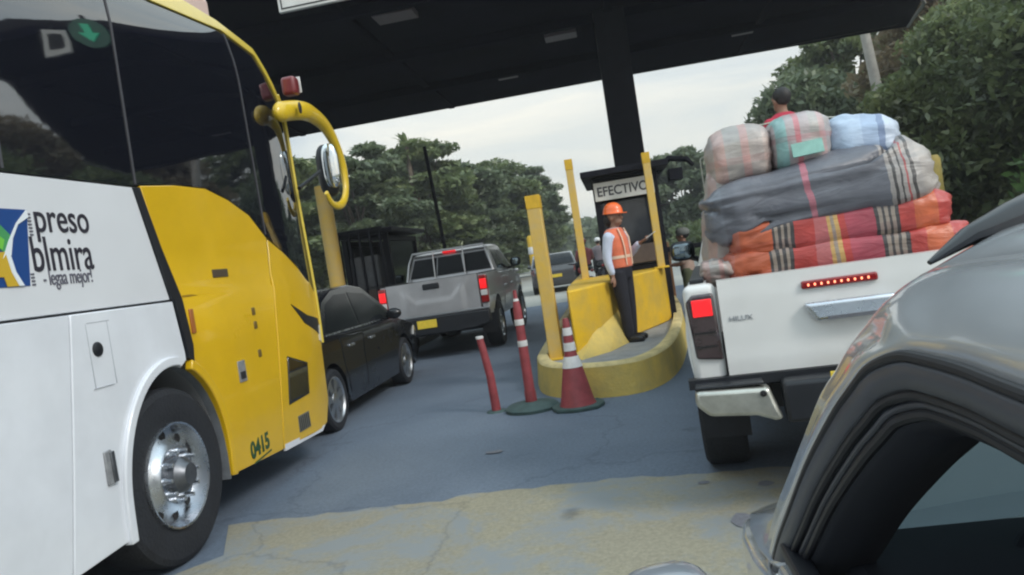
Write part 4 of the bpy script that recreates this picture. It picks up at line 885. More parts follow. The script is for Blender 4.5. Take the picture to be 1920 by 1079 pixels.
# attendant; local frame faces +y, z up, origin between the feet
at = thing('person', 'toll attendant in an orange helmet and orange safety vest standing on the island', 'person', (.035, 9.1, .251), R(-118))
def a_body(b):
    limb(b, [(-.085, 0, .82), (-.085, .015, .46), (-.09, -.01, .07)], [.085, .058, .040]); limb(b, [(.085, 0, .82), (.095, .03, .46), (.11, .05, .07)], [.085, .058, .040])
    for x, y in ((-.09, 0), (.11, .06)): b.ell((x, y + .05, .04), (.045, .11, .038), 12, 8)
    torso(b, [(0, 0, .78, .13, .10), (0, 0, .86, .155, .115), (0, .005, .98, .135, .10), (0, 0, 1.12, .15, .105), (0, -.005, 1.24, .17, .10), (0, -.01, 1.30, .13, .075), (0, 0, 1.345, .06, .055)])
    limb(b, [(0, -.005, 1.30), (0, .01, 1.40)], [.052, .048])
    # left arm hangs, right arm bent forward holding a slip
    limb(b, [(.175, -.005, 1.25), (.215, -.03, 1.01), (.225, .01, .80)], [.05, .040, .026]); hand(b, (.226, .015, .795), (.01, .08, -1), 1, .5, (0, 1, 0))
    limb(b, [(-.175, 0, 1.25), (-.23, .02, 1.02), (-.17, .22, 1.13)], [.05, .040, .026]); hand(b, (-.17, .225, 1.133), (.1, 1, .35), -1, .8)
    headf(b, (0, .02, 1.475))
remesh([a_body], .009, 'body', SKIN, at, 3)
class _: pass
P_ = lambda v: tuple(Vector((0, .02, 1.475)) + Vector(v)); eyes(P_, at)
SHIRT = mat('shirt_pale_blue', (.55, .60, .74), .8, var=.15, vscale=12); TROU = mat('trousers_black', (.012, .012, .02), .85, var=.3, vscale=9)
def a_shirt(b):
    torso(b, [(0, 0, .90, .158, .120), (0, .005, .99, .148, .112), (0, 0, 1.12, .162, .117), (0, -.005, 1.24, .182, .112), (0, -.01, 1.305, .14, .086), (0, 0, 1.35, .07, .066)])
    limb(b, [(.175, -.005, 1.25), (.217, -.03, 1.01), (.226, .008, .835)], [.062, .054, .038]); limb(b, [(-.175, 0, 1.25), (-.232, .02, 1.02), (-.175, .19, 1.118)], [.062, .054, .038])
remesh([a_shirt], .011, 'shirt', SHIRT, at, 4)
def a_tr(b):
    limb(b, [(-.085, 0, .82), (-.085, .015, .46), (-.09, -.01, .075)], [.105, .075, .062]); limb(b, [(.085, 0, .82), (.095, .03, .46), (.11, .05, .075)], [.105, .075, .062])
    torso(b, [(0, 0, .74, .14, .11), (0, 0, .84, .165, .125), (0, .003, .93, .160, .122), (0, .005, .965, .152, .114)])
remesh([a_tr], .011, 'trousers', TROU, at, 4)
VEST = mat('vest_orange', (.72, .16, .07), .7, var=.15, vscale=10, sheen=.3); STR = mat('vest_stripe_pale', (.75, .52, .38), .5)
def a_vest(b): torso(b, [(0, .003, .875, .176, .140), (0, .005, .99, .166, .132), (0, 0, 1.12, .176, .134), (0, -.005, 1.22, .180, .128), (0, -.012, 1.315, .145, .098), (0, 0, 1.345, .095, .082)])
ve = remesh([a_vest], .011, 'vest', VEST, at, 3)
b = MB()
def ringb(z, rx, ry, h):
    vs = []; n = 28
    for zz in (z, z + h):
        for j in range(n): th = 2 * math.pi * j / n; vs.append((rx * math.copysign(abs(math.cos(th)) ** .85, math.cos(th)), .003 + ry * math.sin(th), zz))
    b.add(vs, [(j, (j + 1) % n, n + (j + 1) % n, n + j) for j in range(n)])
ringb(.985, .172, .1375, .035)
b.tube([(-.07, .137, .90), (-.075, .139, 1.1), (-.085, .128, 1.22), (-.075, .085, 1.335)], .013, 6, sq=.4); b.tube([(.07, .137, .90), (.075, .139, 1.1), (.085, .128, 1.22), (.075, .085, 1.335)], .013, 6, sq=.4)
b.o('vest_stripe', STR, ve, True)
HEL = mat('helmet_orange', (.85, .15, .03), .35, coat=.3)
b = MB(); 
b.lathe([(.001, .125), (.03, .122), (.06, .108), (.085, .08), (.10, .04), (.104, 0), (.112, -.006), (.104, -.012)], (0, 0, 0), 'z', 28)
hb_ = b; hb_.v = [(x, y * 1.15 + (.0 if y < 0 else 0), z) for x, y, z in hb_.v]
hb_.prism([(-.075, .09), (-.055, .155), (0, .175), (.055, .155), (.075, .09)], 'z', -.012, -.002)
h = hb_.o('helmet', HEL, at, True, ang=50); h.location = (0, .015, 1.525); h.rotation_euler = (R(-4), 0, 0)
MB().ell((0, -.055, 1.45), (.078, .06, .085), 16, 10).o('hair', mat('hair_black', (.012, .01, .01), .6), at, True)
for x, y in ((-.09, 0), (.11, .06)):
    MB().ell((x, y + .055, .035), (.05, .135, .045), 14, 8, e1=.7).o('shoe', mat('shoe_black', (.015, .015, .018), .4), at, True)
sl_ = MB().box(-.035, .035, .0, .13, -.003, .003).o('ticket_slip', WHT, None); hp_ = Matrix.Rotation(R(-118), 3, 'Z') @ Vector((-.165, .31, 1.17)); sl_.location = (.035 + hp_.x, 9.1 + hp_.y, .251 + hp_.z); sl_.rotation_euler = (R(30), 0, R(-100)); setp(sl_, 'white paper slip in the hand of the orange vested attendant', 'paper slip')

def simple_person(name, label, loc, rz, shirt, trousers, sit=False, hat=None, hair=True, s=1., armup=False, vox=.014):
    t = thing(name, label, 'person', loc, rz); t.scale = (s, s, s); hz = .0
    if sit:
        legs = [[(-.09, 0, .08), (-.12, .40, .12), (-.12, .50, -.28)], [(.09, 0, .08), (.12, .40, .12), (.12, .50, -.28)]]; z0 = 0
    else: legs = [[(-.09, 0, .86), (-.10, .02, .48), (-.10, 0, .06)], [(.09, 0, .86), (.10, .02, .48), (.10, 0, .06)]]; z0 = .78
    def bd(b):
        for L_ in legs: limb(b, L_, [.08, .055, .04]); e_ = L_[-1]; b.ell((e_[0], e_[1] + .06, e_[2] - .02), (.045, .11, .035), 10, 6)
        torso(b, [(0, 0, z0, .14, .11), (0, 0, z0 + .1, .155, .115), (0, 0, z0 + .25, .14, .10), (0, 0, z0 + .45, .175, .105), (0, -.01, z0 + .53, .13, .08), (0, 0, z0 + .57, .06, .055)])
        limb(b, [(0, 0, z0 + .52), (0, .01, z0 + .63)], [.052, .048])
        for q in (-1, 1):
            if armup and q < 0: limb(b, [(q * .18, 0, z0 + .47), (q * .30, .08, z0 + .42), (q * .14, .12, z0 + .66)], [.048, .04, .026]); hand(b, (q * .14, .12, z0 + .66), (.3, 0, 1), q, .6, (0, 1, 0))
            else: limb(b, [(q * .18, 0, z0 + .47), (q * .23, .03, z0 + .24), (q * .16, .25, z0 + .22)], [.048, .04, .026]); hand(b, (q * .16, .25, z0 + .22), (0, 1, 0), q, .8)
        headf(b, (0, .02, z0 + .70))
    remesh([bd], vox, 'body', SKIN, t, 2)
    eyes(lambda v: tuple(Vector((0, .02, z0 + .70)) + Vector(v)), t)
    def sh(b):
        torso(b, [(0, 0, z0 + .08, .17, .13), (0, 0, z0 + .25, .158, .118), (0, 0, z0 + .45, .192, .122), (0, -.01, z0 + .54, .145, .09), (0, 0, z0 + .575, .075, .066)])
        for q in (-1, 1):
            if armup and q < 0: limb(b, [(q * .18, 0, z0 + .47), (q * .27, .05, z0 + .43), (q * .29, .08, z0 + .44)], [.062, .055, .055])
            else: limb(b, [(q * .18, 0, z0 + .47), (q * .215, .02, z0 + .33), (q * .225, .03, z0 + .27)], [.062, .057, .055])
    remesh([sh], vox, 'shirt', shirt, t, 3)
    def tr(b):
        for L_ in legs: limb(b, L_, [.10, .072, .058])
        torso(b, [(0, 0, z0 - .04, .14, .11), (0, 0, z0 + .05, .165, .125), (0, 0, z0 + .12, .155, .117)])
    remesh([tr], vox, 'trousers', trousers, t, 3)
    if hair: MB().ell((0, -.012, z0 + .735), (.086, .10, .095), 16, 10).o('hair', mat('hair_black', (.012, .01, .01), .6), t, True)
    if hat: MB().ell((0, .0, z0 + .76), (.105, .125, .085), 18, 10).o('helmet', hat, t, True)
    return t
TS = mat('tan_shirt', (.38, .27, .22), .85, var=.2, vscale=8); RS = mat('crimson_shirt', (.42, .03, .06), .85, var=.2, vscale=8)
JE = mat('dull_green_trousers', (.08, .09, .05), .9); BL = mat('black_trousers', (.02, .02, .025), .9)
simple_person('person', 'person in a crimson shirt sitting high behind the load on the pickup cab roof', (1.86, 7.28, 1.80), R(25), RS, BL, sit=True, s=.92)
bpy.data.objects['person.001'].location = (1.53, 6.6, 1.80); bpy.data.objects['person.001'].scale = (.82, .82, .82)
simple_person('person', 'person in a tan shirt and grey cap standing at the booth side window', (1.12, 12.6, 0), R(75), TS, JE, hat=mat('grey_cap', (.16, .17, .16), .8), s=.93)

# motorbikes far ahead
def bike(label, loc, rz, col):
    t = thing('motorcycle', label, 'motorcycle', loc, rz)
    for y in (-.62, .66):
        b = MB(); b.lathe([(.22, -.04), (.29, -.05), (.31, 0), (.29, .05), (.22, .04)], (0, y, .31), 'x', 24); w0 = b.o('wheel', RUB, t, True); MB().lathe([(.23, -.02), (.06, -.03), (.06, .03), (.23, .02)], (0, y, .31), 'x', 16).o('rim', ALU, w0, True)
    b = MB(); b.ell((0, .12, .82), (.15, .28, .14)); b.ell((0, -.1, .5), (.14, .26, .18)); b.tube([(0, .66, .31), (0, .45, .95)], .035, 8); b.tube([(0, -.62, .31), (0, 0, .5)], .04, 8); b.o('frame', col, t, True)
    MB().ell((0, -.38, .84), (.14, .36, .07), e1=.7).o('seat', BLACKP, t, True)
    MB().tube([(-.34, .3, 1.02), (0, .42, .98), (.34, .3, 1.02)], .018, 8).o('handlebar', DARK, t, True)
    MB().ell((0, -.78, .78), (.06, .03, .04)).o('tail_lamp', REDL, t, True)
REDB = mat('bike_red', (.35, .03, .03), .4)
bike('small red motorcycle stopped beyond the toll lane', (-.95, 22.0, 0), R(20), REDB)
simple_person('person', 'rider in a faded red jacket sitting on the small red motorcycle', (-.95 + .1, 21.7, .86), R(20), mat('faded_red_jacket', (.36, .10, .11), .85, var=.2, vscale=8), BL, sit=True, hat=mat('dark_red_helmet', (.25, .05, .06), .3), vox=.02)
bike('dark motorcycle just behind the red motorcycle', (-.55, 25.5, 0), R(10), DARK)
simple_person('person', 'rider with a white helmet and grey jacket on the dark motorcycle', (-.5, 25.2, .86), R(10), mat('grey_jacket', (.18, .16, .18), .85), BL, sit=True, hat=WHT, vox=.02)
car('parked_car', 'dark grey car stopped far ahead beyond the red motorcycle', 'car', mat('dark_grey_paint', (.05, .05, .055), .25, coat=.8), (-2.2, 27, 0), R(4))
car('parked_car', 'pale grey car far ahead beyond the silver pickup cab', 'car', mat('pale_grey_paint', (.28, .28, .29), .3, coat=.6), (-4.75, 27, 0), R(2))
t = thing('yellow_bollard', 'short yellow bollard by the far verge right of the silver pickup', 'bollard', (-3.5, 33, 0))
MB().lathe([(.001, 0), (.22, 0), (.2, .1), (.16, .12), (.16, 2.2), (.12, 2.3), (.001, 2.32)], (0, 0, 0), 'z', 18).o('shaft', YEL, t, True)
MB().lathe([(.17, 1.5), (.175, 1.51), (.175, 1.8), (.17, 1.81)], (0, 0, 0), 'z', 18).o('band', WHT, t, True)
t = thing('yellow_bollard', 'tall yellow post in the bushes right of the loaded pickup', 'bollard', (5.95, 15, 0))
MB().lathe([(.001, 0), (.2, 0), (.15, .1), (.14, .12), (.14, 2.05), (.1, 2.12), (.001, 2.13)], (0, 0, 0), 'z', 18).o('shaft', YELW, t, True)
t = thing('utility_pole', 'pale concrete utility pole leaning in front of the right hand trees', 'pole', (9.05, 25, 0))
MB().tube([(0, 0, 0), (-.35, 0, 4), (-.75, 0, 9)], [.19, .165, .12], 16).o('shaft', POLEC, t, True)
MB().box(-1.2, -.2, -.06, .06, 8.3, 8.42).o('cross_arm', POLEC, t, bev=.01)

# ------------------------------------------------------------------ own car
oc = thing('silver_car', 'silver car at the lower right seen along its side, window open', 'car', (1.05, 1.2, 0))
OS = mat('silver_car_paint', (.50, .515, .54), .17, metal=.3, coat=.9, var=.06, vscale=4, rvar=.1); 
def oloc(p): return (p[0] - 1.05, p[1] - 1.2, p[2])
def loftc(name, curves, m, ang=60, parent=oc, close=False, thick=0):
    n = len(curves[0]); b = MB(); b.add([oloc(p) for c in curves for p in c], [(i * n + j, i * n + j + 1, (i + 1) * n + j + 1, (i + 1) * n + j) for i in range(len(curves) - 1) for j in range(n - 1)])
    o = b.o(name, m, parent, True, ang=ang)
    if thick:
        s_ = o.modifiers.new('solid', 'SOLIDIFY'); s_.thickness = thick; s_.offset = 0
    return o
K_ = lambda p: (p[0] * .75, p[1] * .75, 1.42 + (p[2] - 1.42) * .75)   # measured at another scale
A_ = [(.44, -1.6, 1.16), (.43, -.4, 1.185), (.405, .5, 1.20), (.40, .86, 1.205), (.4, .99, 1.207), (.395, 1.09, 1.205), (.385, 1.165, 1.2), (.37, 1.25, 1.171), (.355, 1.31, 1.127), (.34, 1.392, 1.065), (.32, 1.548, .939), (.30, 1.698, .797), (.29, 1.863, .658), (.285, 2.066, .479)]
C_ = [(.60, -1.6, 1.30), (.58, -.4, 1.345), (.545, .6, 1.345), (.52, 1.1, 1.32), (.5, 1.322, 1.294), (.46, 1.388, 1.25), (.43, 1.46, 1.197), (.41, 1.5, 1.155), (.39, 1.532, 1.105), (.37, 1.595, 1.047), (.345, 1.685, .938), (.325, 1.785, .836), (.31, 1.90, .735), (.30, 2.10, .560)]
B_ = [tuple(lerp(a, c, .55) + o for a, c, o in zip(p, q, (-.014, .0, .018))) for p, q in zip(A_, C_)]
B_ = [tuple(lerp(a, c, .5) + o for a, c, o in zip(p, q, (-.004, .0, .001))) if i > 5 else b for i, (p, q, b) in enumerate(zip(A_, C_, B_))]
A_ = bez([K_(p) for p in A_], 6); B_ = bez([K_(p) for p in B_], 6); C_ = bez([K_(p) for p in C_], 6)
mid = lambda P, Q, t, o: [p.lerp(q, t) + Vector(o) for p, q in zip(P, Q)]
loftc('roof_side', [A_, mid(A_, B_, .35, (-.005, 0, 0)), mid(A_, B_, .7, (-.006, 0, .002)), B_, mid(B_, C_, .35, (-.004, .004, .005)), mid(B_, C_, .7, (-.003, .003, .004)), C_], OS, thick=.006)
# roof skin
n_ = len(C_); nr = 25
rfc = []
for k in range(17):
    u = k / 16; row = []
    for p in C_[:nr]:
        xx = lerp(p.x, 2.1 - p.x, u); row.append(Vector((xx, p.y + (.14 * math.sin(math.pi * u) * (1 if p.y > .85 else 0)), p.z + .075 * max(0, math.sin(math.pi * u)) ** .55)))
    rfc.append(row)
loftc('roof', rfc, OS, thick=.006)
# black header moulding along the front of the roof
hd = []
for k in range(25):
    u = k / 24; p = C_[24]; hd.append(oloc((lerp(p.x, 2.1 - p.x, u), p.y + .0 + .14 * math.sin(math.pi * u), p.z + .012 + .075 * max(0, math.sin(math.pi * u)) ** .55)))
MB().tube(hd, [.003, .012, .022] + [.030] * 19 + [.022, .012, .003], 10, sq=1.3).o('windscreen_header', mat('gloss_black_trim', (.008, .009, .013), .3, coat=.15), oc, True)
# seals (concentric)
SEAL = mat('door_seal_rubber', (.008, .009, .014), .45); SEAL2 = mat('door_frame_grey', (.05, .055, .07), .4, var=.1, vscale=6)
cen = Vector((0, .55, .55))
def shrink(d, dx): 
    o_ = []
    for i, p in enumerate(A_):
        t = (A_[min(i + 1, len(A_) - 1)] - A_[max(i - 1, 0)]).normalized(); nrm = Vector((0, t.z, -t.y)); nrm = nrm.normalized() if nrm.length > 0 else Vector((0, 0, -1))
        if nrm.z > 0: nrm = -nrm
        o_.append(p + nrm * d + Vector((dx, 0, 0)))
    return o_
def seal(d, dx, r, m, name): MB().tube([oloc(p) for p in shrink(d, dx)], r, 10).o(name, m, oc, True)
seal(.004, -.003, .0065, SEAL, 'outer_seal')
loftc('door_frame', [shrink(.008, -.002), shrink(.015, -.008), shrink(.037, -.005), shrink(.042, .003)], SEAL2, thick=.004)
seal(.046, .003, .007, SEAL, 'window_channel'); seal(.057, .009, .005, SEAL2, 'window_channel'); seal(.068, .014, .008, SEAL, 'inner_seal')
loftc('pillar_trim', [shrink(.062, .01), shrink(.08, .025), shrink(.09, .06), shrink(.085, .11)], mat('interior_dark', (.010, .013, .022), .8), thick=.01)
# door body below the window, wing, bonnet
def ow(y, z): return .80 + .0
CZ = (.35, .5, .62, .74, .8)
def om(name, poly, m, bev=.008):
    def f(y, z): return (.205 - .025 * math.exp(-((z - .62) / .2) ** 2) + max(0, z - .8) * .3 + max(0, y - 1.55) ** 2 * .20 + max(0, .35 - z) * .1)
    b = MB(); v, q = sheet(poly, f, -.03, 1, CZ, (.5, 1, 1.6, 2.0, 2.3, 2.5, 2.7, 2.9)); b.add([oloc(p) for p in v], q); return b.o(name, m, oc, True, bev, 40)
om('front_door', [(.32, .28), (1.22, .28), (1.30, .5), (1.36, .82), (.32, .85)], OS)
om('rear_door', [(-.75, .28), (.31, .28), (.31, .85), (-.6, .88)], OS)
om('front_wing', [(1.23, .28), (1.38, .28)] + list(reversed(arch(1.80, .30, .36, 5, 175, 14))) + [(2.2, .28), (2.52, .3), (2.60, .40), (2.5, .47), (2.3, .56), (2.05, .64), (1.8, .70), (1.6, .735), (1.42, .77), (1.37, .80), (1.31, .5)], OS)
om('rear_wing', [(-.76, .28), (-.8, .3)] + [(y, z) for y, z in arch(-1.15, .32, .37, 5, 175, 14)] + [(-1.9, .35), (-1.95, .8), (-.9, .90), (-.61, .88)], OS)
bon = []
for k in range(13):
    u = k / 12; row = []
    for y, z in ((1.36, .815), (1.45, .785), (1.6, .75), (1.8, .715), (2.05, .655), (2.3, .575), (2.5, .485), (2.6, .41), (2.62, .30)):
        x0 = .202 + max(0, y - 1.55) ** 2 * .20; row.append(Vector((lerp(x0, 2.1 - x0, u), y + (.12 * math.sin(math.pi * u) if y > 2.2 else 0), z + .05 * math.sin(math.pi * u) ** .7)))
    bon.append(row)
loftc('bonnet', bon, OS, thick=.006)
wheel(oc, (-.71, .60, .30), .30, .2, -1, .215, 7); wheel(oc, (.71, .60, .30), .30, .2, 1, .215, 7); wheel(oc, (-.73, -2.35, .31), .31, .2, -1, .215, 7); wheel(oc, (.73, -2.35, .31), .31, .2, 1, .215, 7)
INT = MATS['interior_dark']
db = MB(); db.prism([(1.12 - 1.2, .60), (1.13 - 1.2, .80), (1.20 - 1.2, .855), (1.35 - 1.2, .865), (1.42 - 1.2, .83), (1.42 - 1.2, .5)], 'x', -.76, .76); db.o('dashboard', INT, oc, bev=.02)
MB().box(-.73, .73, -2.9, .45, .2, .26).o('cabin_floor', INT, oc); MB().box(.70, .75, -1.9, .5, .28, .86).o('far_door', OS, oc, bev=.01)
b = MB()
for x in (-.34, .34): b.box(x - .24, x + .24, -.75, -.2, .30, .48); b.box(x - .23, x + .23, -.95, -.78, .42, 1.02, rot=(R(14), 0, 0)); 
b.o('seat', mat('seat_fabric', (.05, .05, .055), .9), oc, bev=.05, seg=3)
b = MB(); 
sw_ = [(-.36 + .18 * math.cos(a), .02 + .06 * math.sin(a), .74 + .17 * math.sin(a)) for a in [i * math.pi / 12 for i in range(25)]]
b.tube(sw_, .014, 8, cap=False); b.tube([(-.36, .03, .74), (-.36, .2, .68)], .03, 8); b.o('steering_wheel', INT, oc, True)
# windscreen and headliner
ws = []
for k in range(9):
    u = k / 8
    ws.append([Vector((lerp(p.x + .005, 2.095 - p.x, u), p.y + .14 * math.sin(math.pi * u), p.z + .075 * max(0, math.sin(math.pi * u)) ** .55 * (1 - i / (n_ - 24)))) for i, p in enumerate(C_[24:])])
loftc('windscreen', ws, GL)
hl = []
for k in range(7):
    u = k / 6; hl.append([Vector((lerp(.42, 1.68, u), y, z + .03 * math.sin(math.pi * u))) for y, z in ((-1.2, 1.28), (.3, 1.315), (.7, 1.315), (.9, 1.30))])
loftc('headliner', hl, mat('headliner_grey', (.10, .10, .10), .9), thick=.01)
# belt moulding and lowered glass edge
MB().box(.205 - 1.05, .24 - 1.05, -1.8, .14, .845, .866).o('belt_moulding', SEAL, oc, bev=.004)
# mirror
mm_ = MB().ell((0, 0, 0), (.085, .075, .062), 24, 14, e1=.7, e2=.8).o('wing_mirror', mat('mirror_cap_silver', (.34, .36, .40), .3, metal=.4, coat=.7), oc, True); mm_.location = oloc((.0, 1.28, .80)); mm_.rotation_euler = (0, R(-4), R(8))
MB().ell((0, -.063, 0), (.072, .012, .048), 20, 10, e1=.7).o('mirror_glass', MATS['pickup_mirror_glass'], mm_, True)
MB().tube([(.06, .0, -.05), (.20, .04, -.07)], [.022, .022], 10, sq=.6).o('mirror_stalk', BLACKP, mm_, True)

# ------------------------------------------------------------------ trees
def leaf_mat(name, c1, c2, c3):
    m = bpy.data.materials.new(name); m.use_nodes = True; n = m.node_tree.nodes; l = m.node_tree.links; n.clear()
    o = n.new('ShaderNodeOutputMaterial'); t = n.new('ShaderNodeTexCoord'); z = n.new('ShaderNodeTexNoise'); z.inputs['Scale'].default_value = 1.5; z.inputs['Detail'].default_value = 6; z.inputs['Roughness'].default_value = .7
    l.new(t.outputs['Object'], z.inputs[0]); r = n.new('ShaderNodeValToRGB'); r.color_ramp.elements[0].position = .33; r.color_ramp.elements[0].color = (*c1, 1); r.color_ramp.elements[1].position = .66; r.color_ramp.elements[1].color = (*c3, 1)
    e_ = r.color_ramp.elements.new(.5); e_.color = (*c2, 1); l.new(z.outputs[0], r.inputs[0])
    d = n.new('ShaderNodeBsdfDiffuse'); tr = n.new('ShaderNodeBsdfTranslucent'); g = n.new('ShaderNodeBsdfGlossy'); g.inputs['Roughness'].default_value = .45
    x = n.new('ShaderNodeMixShader'); x.inputs[0].default_value = .42; x2 = n.new('ShaderNodeMixShader'); x2.inputs[0].default_value = .05
    l.new(r.outputs[0], d.inputs[0]); l.new(r.outputs[0], tr.inputs[0]); l.new(d.outputs[0], x.inputs[1]); l.new(tr.outputs[0], x.inputs[2]); l.new(x.outputs[0], x2.inputs[1]); l.new(g.outputs[0], x2.inputs[2]); l.new(x2.outputs[0], o.inputs[0])
    return m
LG = leaf_mat('leaves_dark_green', (.07, .10, .045), (.14, .18, .07), (.24, .28, .115))
LB = leaf_mat('leaves_bluish_green', (.08, .11, .065), (.14, .18, .10), (.22, .26, .14))
LBr = leaf_mat('leaves_brown_green', (.12, .10, .06), (.23, .175, .10), (.20, .20, .09))
LY = leaf_mat('leaves_bright_green', (.06, .115, .035), (.11, .21, .055), (.19, .32, .08))
rng = np.random.default_rng(11)
def leaves(name, centers, radii, per, size, m, parent=None, flat=.5, aspect=1.9):
    C_n = []; 
    for c, r in zip(centers, radii):
        p = rng.normal(size=(per, 3)); p /= np.linalg.norm(p, axis=1)[:, None]; p *= (rng.random((per, 1)) ** .45) * np.array(r); C_n.append(p + np.array(c))
    P = np.concatenate(C_n); n = len(P)
    nr_ = rng.normal(size=(n, 3)) * np.array([1, 1, 1]) ; nr_[:, 2] += flat * 3; nr_ /= np.linalg.norm(nr_, axis=1)[:, None]
    a = rng.normal(size=(n, 3)); a -= (a * nr_).sum(1)[:, None] * nr_; a /= np.linalg.norm(a, axis=1)[:, None]; b_ = np.cross(nr_, a)
    s = size * (.6 + .8 * rng.random((n, 1)))
    V = np.stack([P - a * s * .5 * aspect, P - b_ * s * .4 + a * s * .1, P + a * s * .5 * aspect - nr_ * s * .15, P + b_ * s * .4 + a * s * .1], 1).reshape(-1, 3)
    me = bpy.data.meshes.new(name); me.vertices.add(4 * n); me.vertices.foreach_set('co', V.ravel()); me.loops.add(4 * n); me.loops.foreach_set('vertex_index', np.arange(4 * n)); me.polygons.add(n)
    me.polygons.foreach_set('loop_start', np.arange(n) * 4); me.polygons.foreach_set('loop_total', np.full(n, 4)); me.update(); me.validate()
    return fin(name, me, m, parent)
def tree(name, label, loc, h, cr_, zb, m, ncl=60, per=130, size=.28, flat=.5, cl=(.9, .9, .4), group=None, seed=0, lean=0, rz=0):
    global rng; rng = np.random.default_rng(seed + 100); rnd = random.Random(seed)
    t = thing(name, label, 'tree', loc, rz, group)
    b = MB(); th = zb + (h - zb) * .45; top = Vector((lean, 0, th)); b.tube(bez([(0, 0, -.05), (lean * .3 + rnd.uniform(-.1, .1), 0, th * .5), top], 4), [.22 * h / 9, .20 * h / 9, .19 * h / 9, .18 * h / 9, .16 * h / 9, .15 * h / 9, .14 * h / 9, .13 * h / 9, .11 * h / 9], 10)
    cen = []; rad = []
    for k in range(ncl):
        while True:
            u = Vector((rnd.uniform(-1, 1), rnd.uniform(-1, 1), rnd.uniform(-1, 1)))
            if .25 < u.length < 1: break
        s_ = u.length; u = u * ((.55 + .45 * s_) / s_)
        zz = (zb + h) / 2 + u.z * (h - zb) / 2 * (1 - .1); fr = (1 - .25 * max(u.z, 0)) * rnd.uniform(.8, 1.1)
        c = (lean + u.x * cr_ * fr, u.y * cr_ * fr, zz - rnd.uniform(0, .3)); cen.append(c); q = rnd.uniform(.6, 1.25); rad.append((cl[0] * q, cl[1] * q, cl[2] * q))
        if k % 4 == 0:
            s0 = Vector((0, 0, th * rnd.uniform(.5, 1))); s0.x = lean * s0.z / th
            b.tube(bez([s0, s0.lerp(Vector(c), .5) + Vector((0, 0, .25)), c], 3), [.07, .06, .055, .05, .04, .03, .015][:7], 6)
    b.o('trunk', BARK, t, True)
    leaves('crown', cen, rad, per, size, m, t, flat)
    return t
Gl = 'trees lining the left side of the road'
lt = [(-14.6, 33, 8.3, 3.2, 'broad dark tree at the left, its top beside the coach mirror arm', LG), (-11.8, 35.5, 8.6, 3.0, 'dark leafy tree just right of the coach mirror arm', LB), (-9.9, 40, 8.9, 2.9, 'tree with a spiky palm like top, second from the coach mirror', LG),
      (-8.4, 44, 8.5, 2.9, 'dense tree right behind the raised barrier arm', LB), (-7.0, 48.5, 8.5, 2.7, 'layered tree above the silver pickup cab mirror', LG), (-5.9, 54, 8.1, 2.4, 'rightmost layered tree of the left row, beside the open sky', LB), (-6.2, 66, 6.4, 2.4, 'small distant tree low behind the thick yellow post', LG), (-18, 31, 9, 3.2, 'leftmost dark tree behind the coach glass', LB), (-9.2, 46, 8.0, 2.6, 'darker tree filling the gap left of the raised barrier arm', LG), (-7.4, 55, 8.2, 2.6, 'tree behind the gap right of the raised barrier arm', LB), (-12.6, 43, 8.8, 2.8, 'tree seen behind the spiky palm top', LB)]
for i, (x, y, h, c, lab, m) in enumerate(lt):
    tree('roadside_tree', lab, (x, y, 0), h, c, .9, m, 80, 330, .21, .6, (1.0, 1.0, .36), Gl, seed=i, lean=(i % 3 - 1) * .3)
# palm-like tuft
t = thing('palm_tree', 'small palm top sticking out above the left tree row', 'palm', (-9.7, 38.2, 0)); b = MB(); b.tube([(0, 0, 0), (.1, 0, 7.9)], [.16, .1], 8); b.o('trunk', BARK, t, True); b = MB()
for k in range(16):
    a = k * 2.4; e_ = .5 + .8 * ((k * 7) % 5) / 5; d = Vector((math.cos(a) * math.cos(e_), math.sin(a) * math.cos(e_), math.sin(e_))); s_ = Vector((-math.sin(a), math.cos(a), 0)); o_ = Vector((.1, 0, 7.9))
    pts = [o_ + d * 1.3 * q + Vector((0, 0, -.5 * q * q)) for q in (0, .35, .7, 1)]; ww = (.05, .13, .1, .01); vs = []
    for p, q in zip(pts, ww): vs += [p + s_ * q, p - s_ * q]
    b.add(vs, [(2 * i, 2 * i + 1, 2 * i + 3, 2 * i + 2) for i in range(3)])
b.o('fronds', LG, t, fix=False)
Gr = 'tall trees on the right side of the road'
rt = [(11.2, 36, 10.9, 3.2, 1.2, 'loose airy green tree right of the column against the sky', LG), (12.0, 26.5, 10.0, 3.1, 1.0, 'brownish leaved tree behind the pale utility pole', LBr), (10.6, 16.8, 7.2, 2.4, .5, 'big dense green tree at the upper right corner', LG), (14.0, 22.5, 9.4, 2.9, .8, 'dark tree between the brownish tree and the corner tree', LBr),
      (8.4, 12.0, 4.4, 1.8, .2, 'bright green bushy tree low at the right edge', LY), (8.4, 33, 7.6, 2.6, 1.0, 'green tree just right of the booth behind the bedding', LB), (7.4, 18.5, 4.2, 1.6, .2, 'low bushy tree behind the striped end of the grey roll', LG), (13.2, 15.5, 7.6, 2.6, .4, 'tall green tree cut by the right frame edge', LY), (15.5, 30, 10.4, 3.2, 1.0, 'tall brownish tree far back at the upper right', LBr), (10.2, 22.3, 6.6, 2.3, .6, 'green tree at the foot of the utility pole', LG)]
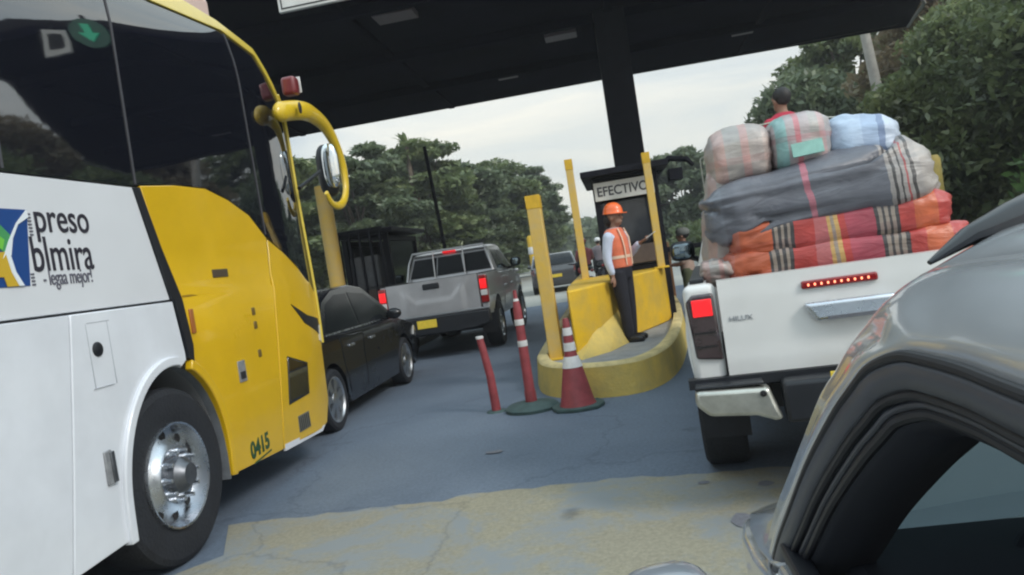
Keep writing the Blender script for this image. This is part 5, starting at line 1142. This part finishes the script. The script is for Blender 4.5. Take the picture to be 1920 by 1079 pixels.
for i, (x, y, h, c, zb, lab, m) in enumerate(rt):
    tree('tall_tree', lab, (x, y, 0), h, c, zb, m, 100 if y < 24 else 85, 480 if y < 24 else 330, .125 if y < 24 else .18, .25, (.95, .95, .6) if i else (.7, .7, .45), Gr, seed=30 + i, lean=.2)
Gf = 'distant trees behind the booth'
for i, (x, y, h, c) in enumerate(((5.0, 52, 7.3, 3.0), (8.6, 50, 7.6, 3.2), (1.5, 70, 5.5, 2.6), (12.5, 48, 8.6, 3.4))):
    tree('distant_tree', ('hazy green tree right of the booth post', 'hazy green tree left behind the top bundles', 'low hazy tree seen between the yellow posts', 'distant green tree far right behind the load')[i], (x, y, 0), h, c, .3, LB, 60, 300, .26, .3, (1.1, 1.1, .6), Gf, seed=60 + i)
# far woodland and undergrowth
cen = [(random.uniform(-60, 50), random.uniform(98, 116), random.uniform(.5, 4.8)) for _ in range(420)]
o = leaves('woodland', cen, [(2.2, 1.6, 1.2)] * 420, 60, .9, LB, None, .2); setp(o, 'continuous far wood closing the horizon', 'wood', None, 'stuff')
cen = [(random.uniform(-22, -9.2), random.uniform(26, 46), random.uniform(.1, 1.4)) for _ in range(230)] + [(random.uniform(8.0, 15), random.uniform(8, 34), random.uniform(.1, 1.2)) for _ in range(260)] + [(random.uniform(3.5, 12), random.uniform(36, 56), random.uniform(.1, 1.6)) for _ in range(120)] + [(random.uniform(-12, -8.8), random.uniform(46, 75), random.uniform(.1, 1.4)) for _ in range(90)]
o = leaves('undergrowth', cen, [(.9, .9, .5)] * len(cen), 160, .16, LG, None, .3); setp(o, 'dense low undergrowth along both road edges', 'bushes', None, 'stuff')

# ------------------------------------------------------------------ air
hz = MB().box(-175, 175, -65, 245, -1.05, 16).o('haze', None or bpy.data.materials.new('air'), None)
hm = hz.data.materials[0]; hm.use_nodes = True; hn = hm.node_tree.nodes; hn.clear(); ho = hn.new('ShaderNodeOutputMaterial'); hv = hn.new('ShaderNodeVolumePrincipled')
hv.inputs['Color'].default_value = (.94, .96, .99, 1); hv.inputs['Density'].default_value = .0016; hv.inputs['Anisotropy'].default_value = .2
hm.node_tree.links.new(hv.outputs[0], ho.inputs['Volume']); setp(hz, 'thin grey evening haze', 'haze', None, 'stuff')
